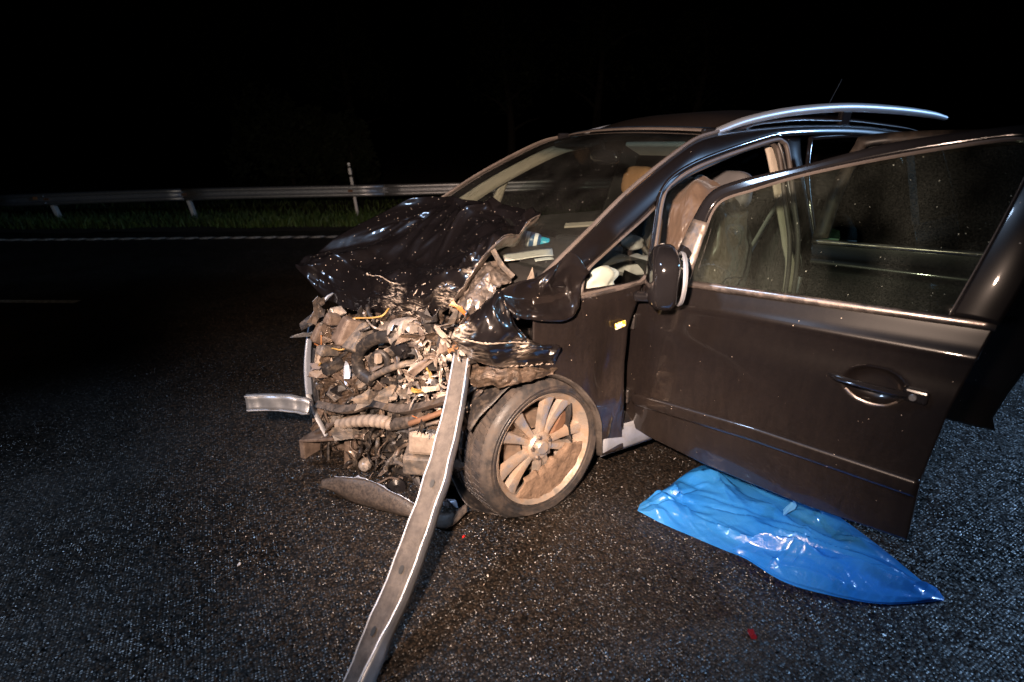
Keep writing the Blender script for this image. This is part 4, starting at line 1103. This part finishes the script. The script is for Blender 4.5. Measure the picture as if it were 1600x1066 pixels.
for k in range(14):
    px, py = zone(); rr_ = rj.uniform(.015, .04)
    M_ = Matrix.Translation(Vector(eb(px, py, rj.uniform(0, .08)))) @ Matrix.Rotation(rj.uniform(-.9, .9), 4, 'X') @ Matrix.Rotation(rj.uniform(-.9, .9), 4, 'Z')
    lathe('pulley', [(.001, -.012), (rr_*.4, -.014), (rr_*.45, -.006), (rr_*.85, -.006), (rr_, -.012), (rr_, .0), (rr_*.8, .004), (rr_, .012), (rr_*.9, .02)], 24, rj.choice(['aluminium', 'dusty_metal', 'black_plastic', 'grey_cover']), car, M_, 30)
# bright torn debris heap left of the wheel (insulation, shattered plastic)
for k in range(52):
    px, py = rj.gauss(668, 30), rj.gauss(585, 45)
    if not inzone(px, py) or px > 722: continue
    cloth_plate('torn_insulation', eb(px, py, rj.uniform(-.07, .0)), rj.uniform(.03, .10), rj.uniform(.012, .045), rj.choice(['cream_foam', 'beige_plastic', 'aluminium', 'aluminium', 'dusty_metal', 'bare_steel', 'brown_plastic', 'grime']), 400+k, bend=1.3)
for px, py, m in ((668, 580, 'orange_plastic'), (672, 572, 'yellow_plastic'), (705, 545, 'orange_plastic'), (715, 482, 'orange_plastic'), (690, 595, 'cream_foam'), (655, 610, 'yellow_plastic'), (660, 655, 'orange_plastic')):
    cloth_plate('torn_strip', eb(px, py, -.06), .07, .02, m, int(px+py), bend=.7)
# chips everywhere in the torn zone
V = []; F = []
for k in range(380):
    if k % 3: px, py = zone()
    else:
        px, py = rj.gauss(665, 35), rj.gauss(600, 50)
        if not inzone(px, py) or px > 725: continue
    c_ = Vector(eb(px, py, rj.uniform(-.06, .05))); s = rj.uniform(.0015, .006); i = len(V)
    for q in range(4): V.append(c_+Vector((rj.gauss(0, 1), rj.gauss(0, 1), rj.gauss(0, 1)))*s)
    F += [(i, i+1, i+2), (i, i+2, i+3), (i, i+3, i+1), (i+1, i+3, i+2)]
o = mesh('broken_bits', V, F, 'cream_foam', car, False); o['kind'] = 'stuff'
# bent radiator core with its fins, and the kinked front crossmember
G = np.zeros((26, 40, 3)); ra_ = [[eb(500, 505, .06), eb(530, 500, .05), eb(560, 512, .06)], [eb(496, 560, .03), eb(528, 565, .06), eb(556, 560, .08)], [eb(500, 640, .05), eb(530, 640, .03), eb(556, 632, .06)]]
G = vcrumple(netsurf(ra_, 40, 60), .03, 10, 91, (-.6, -.6, .1))
G[::2] += np.array([-.003, -.004, 0])
grid('radiator_core', G, 'grime', car, thick=.004, sharp=25)
tube('crossmember', [eb(498, 632, -.02), eb(540, 640, -.05), eb(585, 632, -.04), eb(630, 640, -.05), eb(680, 630, -.07), eb(715, 618, -.04)], [.030, .034, .024, .034, .022, .028], 'dusty_metal', car, 4, 40, .7)
# pieces one can recognise
tube('radiator_hose', [eb(582, 596, -.05), eb(562, 580, -.06), eb(560, 553, -.07), eb(578, 533, -.08), eb(606, 526, -.08), eb(634, 532, -.06), (eb(645, 548, .0))], .027, 'black_plastic', car, 14, 50)
tube('coolant_hose', [eb(585, 590, -.06), eb(580, 565, -.07), eb(592, 551, -.08), eb(604, 560, -.06), eb(606, 585, -.04)], .014, 'black_plastic', car, 12, 30)
box('connector', tuple(eb(591, 560, -.10)), (.03, .02, .045), 'beige_plastic', car, (.1, .1, .4), .004)
tube('air_duct', [eb(532, 662, -.03), eb(560, 658, -.05), eb(590, 658, -.06), eb(616, 663, -.05)], .034, 'beige_plastic', car, 12, 40, .8, .06)
tube('air_duct', [eb(612, 664, -.05), eb(640, 658, -.05), eb(662, 650, -.03)], .030, 'dusty_metal', car, 12, 24, .9, .04)
box('duct_end', tuple(eb(521, 670, -.03)), (.06, .05, .05), 'brown_plastic', car, (.1, .1, .2), .006)
tube('lower_arm', [eb(578, 592, -.06), eb(600, 580, -.08), eb(628, 570, -.07), eb(650, 566, 0)], .014, 'grey_cover', car, 10, 20)
cloth_plate('undertray_piece', eb(598, 617, -.08), .26, .075, 'grey_cover', 903, bend=.15, th=.004)
for (px, py, s, rot, m) in ((520, 500, (.10, .05, .06), (.2, .3, .5), 'brown_plastic'), (545, 518, (.10, .07, .13), (.2, .5, .3), 'brown_plastic'), (563, 530, (.08, .07, .14), (-.2, .8, .3), 'grey_cover'), (512, 548, (.12, .05, .05), (.1, .4, .6), 'grey_cover'), (520, 570, (.11, .06, .06), (0, -.2, .4), 'black_plastic'), (497, 555, (.03, .02, .08), (.0, .2, .3), 'beige_plastic'), (498, 520, (.06, .04, .10), (.1, .5, .4), 'brown_plastic')):
    box('lamp_housing', tuple(eb(px, py, -.02)), s, m, car, rot, .012, .8, .01)
lathe('alternator', [(.001, -.03), (.03, -.03), (.035, -.02), (.06, -.018), (.065, 0), (.066, .06), (.05, .07)], 32, 'aluminium', car, Matrix.Translation(Vector(eb(640, 520, -.02))) @ Matrix.Rotation(.5, 4, 'Z') @ Matrix.Rotation(-.3, 4, 'X'), 30)
lathe('intake_cap', [(.001, -.02), (.025, -.02), (.03, -.01), (.034, 0), (.034, .04)], 28, 'gloss_black', car, Matrix.Translation(Vector(eb(630, 548, -.10))) @ Matrix.Rotation(.3, 4, 'Z') @ Matrix.Rotation(.4, 4, 'X'), 30)
lf = [(.0, -.055), (.016, -.02), (.018, .01), (.010, .04), (0, .055), (-.010, .03), (-.014, 0), (-.012, -.03)]
c_ = eb(540, 583, -.10); o = mesh('loose_blade', [c_+RT*x+UP*z+FW*(.01*abs(x)/.01) for x, z in lf], [tuple(range(8))], 'blue_grey', car, False); solid(o, .004)
# washer bottle, pale plastic
box('washer_bottle', tuple(at(668, 684, 'y', -.60)), (.15, .12, .11), 'beige_plastic', car, (0, R(4), R(-30)), .02, .95)
box('washer_bottle_foot', tuple(at(660, 718, 'y', -.58)), (.15, .12, .09), 'grey_cover', car, (0, R(4), R(-30)), .012)
# radiator grille edge left standing on the far side, bluish bent strip
e1 = [at(512, 462, 'y', .22), at(488, 492, 'y', .20), at(478, 540, 'y', .16), at(476, 590, 'y', .13), at(484, 640, 'y', .10), at(512, 684, 'y', .05)]
e2 = [p+np.array([.035, .03, 0])+np.array(noise.noise_vector(Vector(p)*9))*.02 for p in e1]
strip('grille_edge', e1, e2, 'blue_grey', car, 60, .008, 4)
strip('grille_edge', [p+np.array([.03, -.02, -.01]) for p in e1[2:]], [p+np.array([.05, -.07, -.01]) for p in e1[2:]], 'black_plastic', car, 40, .006, 4)
tube('chrome_bar', [at(481, 615, 'y', .02), at(492, 645, 'y', .0), at(510, 680, 'y', -.03)], .014, 'silver_rail', car, 8, 16, .5)
# lower valance: dark hollow with looms, fog lamp box, pulled-down bumper lip
G = np.zeros((8, 16, 3))
for i in range(8):
    for j in range(16):
        px = 505+215*j/15; py = 675+85*i/7; G[i, j] = at(px, py, 'y', yb(px)+.14)
grid('lower_valance', crumple(G, .03, 10, 61), 'black_plastic', car, thick=.004)
fb = [at(466, 688, 'y', .08), at(470, 724, 'y', .08), at(545, 738, 'y', -.14), at(545, 684, 'y', -.14)]
bk = np.array([.16, .13, 0.0])
cf = sum(fb)/4
ins = [cf+(p-cf)*.80 for p in fb]; inb = [cf+(p-cf)*.70+bk*.55 for p in fb]
V = list(fb)+[p+bk for p in fb]+ins+inb
F = [(i, (i+1) % 4, 8+(i+1) % 4, 8+i) for i in range(4)]+[(8+i, 8+(i+1) % 4, 12+(i+1) % 4, 12+i) for i in range(4)]+[(12, 13, 14, 15)]+[(i, 4+i, 4+(i+1) % 4, (i+1) % 4) for i in range(4)]+[(7, 6, 5, 4)]
o = mesh('fog_lamp_box', V, F, 'brown_plastic', car, False); bevel(o, .006)
for k in range(26):
    px, py = rj.uniform(545, 680), rj.uniform(690, 755); P = []; ang = rj.uniform(0, 6.28)
    for q in range(5):
        P.append(at(px, py, 'y', yb(px)+rj.uniform(-.03, .08))); ang += rj.uniform(-1, 1); px = min(690, px+14*math.cos(ang)); py = min(762, max(682, py+12*math.sin(ang)))
    tube('loom_cable', P, rj.choice([.003, .005, .009]), rj.choice(['black_plastic', 'black_plastic', 'grey_cover', 'dark_trim', 'brown_plastic']), car, 8, 26)
for k in range(16):
    px, py = rj.uniform(550, 690), rj.uniform(690, 765)
    cloth_plate('valance_shard', at(px, py, 'y', yb(px)+rj.uniform(0, .08)), rj.uniform(.05, .12), rj.uniform(.02, .05), rj.choice(['black_plastic', 'grey_cover', 'brown_plastic', 'dusty_metal', 'black_plastic']), 700+k, bend=.8)
tube('dangling_hose', [at(515, 683, 'y', .02), at(513, 705, 'y', .0), at(514, 745, 'y', -.03)], .008, 'black_plastic', car, 8, 14)
lathe('fog_lamp', [(.001, -.02), (.02, -.018), (.03, -.004), (.033, .01), (.028, .03)], 28, 'aluminium', car, Matrix.Translation(Vector(at(570, 728, 'y', -.2))) @ Matrix.Rotation(-.4, 4, 'Z'), 30)
lathe('horn', [(.001, -.01), (.015, -.015), (.04, -.01), (.045, 0), (.03, .02)], 28, 'gloss_black', car, Matrix.Translation(Vector(at(620, 762, 'y', -.42))) @ Matrix.Rotation(-.3, 4, 'Z') @ Matrix.Rotation(-.5, 4, 'X'), 30)
lipn = []
for px, py0, py1, z0, z1, off in ((500, 757, 750, .06, .09, 0), (532, 776, 747, .02, .12, .03), (575, 792, 754, .01, .12, .05), (620, 803, 777, .008, .09, .05), (662, 813, 797, .008, .05, .04), (698, 825, 803, .01, .06, .02), (727, 797, 787, .05, .07, .0)):
    a_ = at(px, py0, 'z', z0); b_ = at(px+4, py1, 'z', z1)
    m_ = (a_+b_)/2+np.array([-.010, -.022, -.006]); lipn.append([a_, m_, b_, b_+np.array([.012, .030, -.035])])
Gl = crumple(netsurf(np.array(lipn), 16, 60), .006, 12, 71)
bl = grid('bumper_lip', Gl, 'lip_plastic', car, thick=.006)
ragged('torn_edge', [Gl[i, 10]+np.array([0, 0, .006]) for i in range(6, 44, 4)], .018, 'blue_grey', bl, 15, 50, (0, -.2, .5))
cloth_plate('lip_chip', at(700, 785, 'z', .10), .09, .05, 'blue_grey', 811, bend=.5)
# undertray rubber flap in front of the tyre
ut = np.array([[at(702, 735, 'y', -.66), at(735, 765, 'y', -.68), at(765, 788, 'y', -.72), at(800, 797, 'y', -.76)], [at(712, 762, 'y', -.72), at(732, 788, 'y', -.78), at(768, 800, 'z', .006), at(815, 808, 'z', .004)], [at(725, 780, 'y', -.75), at(740, 796, 'y', -.79), at(772, 804, 'z', .004), at(820, 811, 'z', .003)]])
grid('undertray_flap', crumple(netsurf(ut, 30, 14), .006, 12, 81), 'black_plastic', car, thick=.004)
# inner struts behind the tyre, seen between post and wheel
for k, (a_, b_, m) in enumerate([((728, 612), (770, 588), 'dusty_metal'), ((728, 640), (760, 602), 'brown_plastic'), ((722, 622), (765, 595), 'bare_steel'), ((724, 655), (752, 612), 'grey_cover')]):
    tube('wing_stay', [at(*a_, 'y', -.70), at((a_[0]+b_[0])/2, (a_[1]+b_[1])/2-3, 'y', -.74), at(*b_, 'y', -.80)], .010, m, car, 6, 10, .5)
for k in range(14):
    px, py = rj.uniform(640, 735), rj.uniform(640, 740)
    cloth_plate('bent_plate', at(px, py, 'y', yb(px)+rj.uniform(.02, .10)), rj.uniform(.06, .14), rj.uniform(.02, .05), rj.choice(['dusty_metal', 'grey_cover', 'brown_plastic', 'black_plastic']), 900+k, bend=.7)
tube('tie_rod', [at(640, 662, 'y', -.62), at(680, 648, 'y', -.70), at(716, 632, 'y', -.74)], .012, 'rust_brown', car, 8, 14)
tube('tie_rod', [at(640, 672, 'y', -.62), at(680, 660, 'y', -.68), at(716, 650, 'y', -.72)], .008, 'dusty_metal', car, 8, 14)

# ------------------------------------------------------------------ torn-out steel post leaning through the wreck
def channel(name, label, cat, path, width, flange, twist, lipw, mats, sub=60):
    P = spline(path, sub); T = np.gradient(P, axis=0); T /= np.linalg.norm(T, axis=1)[:, None]
    root = empty(name, tuple(P[-1]*np.array([1, 1, 0]))); base = np.array(root.location)
    tw = np.interp(np.linspace(0, 1, sub), np.linspace(0, 1, len(twist)), twist)
    wd = np.interp(np.linspace(0, 1, sub), np.linspace(0, 1, len(width)), width)
    sec = [(-.5, -lipw-.0, 1), (-.5, 0, 0), (.5, 0, 0), (.5, -lipw, 1)]
    web = np.zeros((5, sub, 3)); fl = np.zeros((4, sub, 3)); fr_ = np.zeros((4, sub, 3))
    for i in range(sub):
        view = CAM*np.array([1, 1, 1])-P[i] if False else np.array([-.45, -.82, .36])
        nrm = view-T[i]*(view@T[i]); nrm /= np.linalg.norm(nrm); side = np.cross(T[i], nrm)
        a = tw[i]; n2 = nrm*math.cos(a)+side*math.sin(a); s2_ = side*math.cos(a)-nrm*math.sin(a)
        dent = .012*noise.noise(Vector((i*.16, 3, 0)))+.006*noise.noise(Vector((i*.5, 1, 0)))
        wd[i] *= 1+.10*noise.noise(Vector((i*.22, 8, 1)))
        for q in range(5): web[q, i] = P[i]+s2_*wd[i]*(q/4-.5)-n2*(.004*math.sin(math.pi*q/4)+dent*math.sin(math.pi*q/4))
        for q in range(4):
            k = q/3
            fl[q, i] = P[i]-s2_*wd[i]*.5*(1+.10*math.sin(k*1.57))-n2*flange*k
            fr_[q, i] = P[i]+s2_*wd[i]*.5*(1+.10*math.sin(k*1.57))-n2*flange*k
    for nm, Gx, m in (('web', web, mats[0]), ('flange', fl, mats[1]), ('flange', fr_, mats[1])):
        o = grid(nm, Gx-base, m, root, thick=.005)
    for sgn in (-1, 1):                # bright folded corners
        tube('corner_fold', [((web[0] if sgn < 0 else web[4])[i]-base) for i in range(0, sub)], .0038, mats[1], root, 6)
    if sub > 40:
        for q in (26, 40, 52):          # flat black discs on the web, painting in the dark of bolt holes
            e_ = P[q]-base; Tq = T[q]; nq = np.cross(web[4, q]-web[0, q], Tq); nq /= np.linalg.norm(nq); nq = nq if nq @ np.array([-.45, -.82, .36]) > 0 else -nq
            sq = np.cross(Tq, nq); V = [e_+nq*.0045+sq*.008*math.cos(a)+Tq*.014*math.sin(a) for a in np.linspace(0, 6.283, 13)[:-1]]
            mesh('bolt_hole_shade', V, [tuple(range(12))], 'sticker_black', root, False)
    tag(root, label, cat); return root
pp = [at(722, 548, 'y', -.80), at(708, 630, 'y', -.905), at(694, 690, 'y', -.97), at(676, 755, 'y', -1.04), at(648, 835, 'y', -1.115), at(616, 920, 'y', -1.19), at(585, 985, 'y', -1.245), at(556, 1050, 'y', -1.295), at(525, 1115, 'y', -1.34)]
channel('guardrail_post', 'bent galvanised channel post with earth-stained face leaning out of the wrecked front', 'steel post', pp, [.052, .058, .066, .070, .070, .068, .062, .058], .052, [.1, .15, .22, .30, .36, .5, .85, 1.0], .04, ('post_dirt', 'galvanised'), 70)
p2 = [at(384, 631, 'z', .42), at(415, 630, 'z', .42), at(445, 631, 'z', .42), at(466, 634, 'z', .415), at(482, 637, 'z', .41)]
channel('steel_strip', 'short galvanised steel strip sticking out of the far side of the smashed front', 'steel strip', p2, [.068, .068, .068, .06], .02, [.25, .2, .15, .0], .02, ('galvanised', 'galvanised'), 30)

# ------------------------------------------------------------------ blue plastic sheet under the door
tp = [(1000, 786), (1040, 762), (1098, 726), (1180, 735), (1250, 765), (1312, 806), (1367, 846), (1422, 890), (1476, 936)]
bt = [(996, 798), (1034, 818), (1080, 838), (1132, 860), (1166, 874), (1222, 908), (1286, 928), (1378, 944), (1474, 939)]
TP = spline(np.array([at(*p, 'z', .012) for p in tp]), 150); BT = spline(np.array([at(*p, 'z', .006) for p in bt]), 150)
cs1 = creases(18, 21, (.35, 1.15, -2., -.95), -1.15, .6, (.15, .5), (.03, .07), (.016, .048))
cs2 = creases(60, 22, (.35, 1.15, -2., -.95), -1.0, 1.2, (.05, .22), (.010, .026), (.006, .018))
cs3 = creases(150, 23, (.35, 1.15, -2., -.95), -.8, 1.6, (.02, .09), (.004, .010), (.0015, .005))
def bagh(p, edge):
    q = Vector((p[0], p[1], 0)); q2 = Vector((q.x*.9+q.y*.44, (-q.x*.44+q.y*.9)*2.0, 0))
    h = .006+edge*(.022+.030*noise.noise(q2*3.2)+cs1(q.x, q.y)+cs2(q.x, q.y)+cs3(q.x, q.y)+.0012*noise.noise(q*40))
    return max(.004, h)
G = np.zeros((80, 150, 3))
for i in range(80):
    v = i/79
    for j in range(150):
        u = j/149; p = TP[j]*(1-v)+BT[j]*v
        p[2] = bagh(p, min(1, 5*v, 5*(1-v), 8*u, 8*(1-u))); G[i, j] = p
bag = empty('plastic_sheet', tuple(np.array(G[40, 75])*np.array([1, 1, 0])))
tag(bag, 'crumpled bright blue plastic sheet lying under the open front door', 'plastic sheet')
bo = np.array(bag.location)
grid('sheet', G-bo, 'blue_film', bag, sharp=50)
# folded-over strip along the near edge
H = np.zeros((30, 110, 3))
for i in range(30):
    v = i/29
    for j in range(110):
        u = j/109; J = int(62+u*87); a_ = BT[J]; top_ = TP[J]*.42+BT[J]*.58 if u < .85 else TP[J]*(.42+.58*(u-.85)/.15)+BT[J]*(.58-.58*(u-.85)/.15)
        wdt = min(1, u*2.2)
        p = a_*(1-v*wdt)+top_*v*wdt
        p[2] = bagh(p, min(1, .25+3*v, 8*(1-u)))+.005+.028*v**2*min(1, 4*u, 6*(1-u))
        H[i, j] = p
grid('folded_edge', H-bo, 'blue_film', bag, sharp=50)
cp = at(1236, 788, 'z', .07)
cloth_plate('tape_strip', cp-bo, .10, .035, 'tape_cyan', 55, bag, .2, .001)

# ------------------------------------------------------------------ things on the dashboard and in the back
c0 = at(822, 373, 'z', 1.06)
can = empty('spray_can', tuple(c0+np.array([0, 0, -.03])))
tag(can, 'striped blue and white spray can with cyan cap lying on the dashboard', 'spray can')
Mc = Matrix.Rotation(R(-38), 4, 'Z') @ Matrix.Rotation(R(10), 4, 'Y') @ Matrix.Rotation(R(90), 4, 'Y')
def canpart(nm, prof, mat):
    V = []; F = []; n_ = 28; k = len(prof)
    for i in range(n_):
        a = 2*math.pi*i/n_
        for r, h in prof: V.append((r*math.cos(a), r*math.sin(a), h))
    for i in range(n_):
        for j in range(k-1): F.append((i*k+j, ((i+1) % n_)*k+j, ((i+1) % n_)*k+j+1, i*k+j+1))
    o = mesh(nm, V, F, mat, can, True, 35); o.matrix_local = Matrix.Translation((0, 0, .03)) @ Mc @ Matrix.Scale(1.25, 4); return o
canpart('can_body', [(.001, -.075), (.028, -.075), (.030, -.07), (.030, .045), (.026, .056), (.018, .062)], 'can_print')
canpart('cap', [(.019, .060), (.020, .062), (.020, .088), (.017, .094), (.001, .095)], 'cyan_cap')
for i_, (px, py, w_, h_, rz, lab) in enumerate(((822, 398, .24, .11, -30, 'white sheet of paper lying under the spray can on the dashboard'), (850, 408, .08, .03, -20, 'narrow scrap of white paper beside the windscreen pillar'))):
    c_ = at(px, py, 'z', 1.035); a_ = R(rz); G = np.zeros((6, 8, 3))
    for i in range(6):
        for j in range(8):
            u, v = (j/7-.5)*w_, (i/5-.5)*h_; G[i, j] = (u*math.cos(a_)-v*math.sin(a_), u*math.sin(a_)+v*math.cos(a_), .012*math.sin(u*14+i_)+.006*math.sin(v*30))
    o = grid('paper', G, 'paper', None, thick=.001); o.location = tuple(c_); tag(o, lab, 'paper')
yc = at(1270, 375, 'x', 2.02)
o = cloth_plate('yellow_cloth', (0, 0, 0), .20, .24, 'yellow_cloth', 63, None, .6, .002); o.location = tuple(yc); tag(o, 'yellow cloth hanging behind the middle door pillar', 'cloth')

# ------------------------------------------------------------------ splinters on the road
def shard(nm, px, py, s, mat, label, cat, group, seed, lift=.004):
    r = random.Random(seed); p = at(px, py, 'z', lift); k = 6; V = []
    for z, q in ((0, 1.), (s*.35, .75)):
        for i in range(k):
            a = 6.283*i/k+r.uniform(-.3, .3); rr_ = s*q*r.uniform(.5, 1.1); V.append((rr_*math.cos(a), rr_*.7*math.sin(a), z+r.uniform(0, .15)*s))
    F = [tuple(range(k))[::-1], tuple(range(k, 2*k))]+[(i, (i+1) % k, k+(i+1) % k, k+i) for i in range(k)]
    o = mesh(nm, V, F, mat, None, False); o.location = tuple(p); o.rotation_euler = (r.uniform(-.2, .2), r.uniform(-.2, .2), r.uniform(0, 6)); tag(o, label, cat, group); return o
shard('plastic_splinter', 724, 839, .011, 'red_plastic', 'bright red plastic splinter on the asphalt in front of the wheel', 'splinter', None, 1)
shard('plastic_splinter', 1174, 990, .021, 'dark_red_plastic', 'dark red plastic splinter on the asphalt below the blue sheet', 'splinter', None, 2)
shard('plastic_splinter', 374, 882, .010, 'white_plastic', 'white crumb lying alone left of the leaning post', 'splinter', None, 3)
shard('plastic_splinter', 198, 753, .010, 'beige_plastic', 'pale crumb lying far out on the dark left asphalt', 'splinter', None, 4)
shard('plastic_splinter', 762, 900, .008, 'white_plastic', 'small white crumb on the asphalt right of the leaning post', 'splinter', None, 5)
rs = random.Random(5)
for k in range(34):
    px, py = (rs.uniform(300, 1000), rs.uniform(760, 1050)) if k % 2 else (rs.gauss(660, 150), rs.gauss(880, 60))
    shard('road_crumb', px, py, rs.uniform(.003, .006), rs.choice(['beige_plastic', 'white_plastic', 'cream_foam']), 'tiny pale crumb of broken trim scattered on the asphalt before the car', 'crumb', 'crumbs scattered before the car', 50+k)
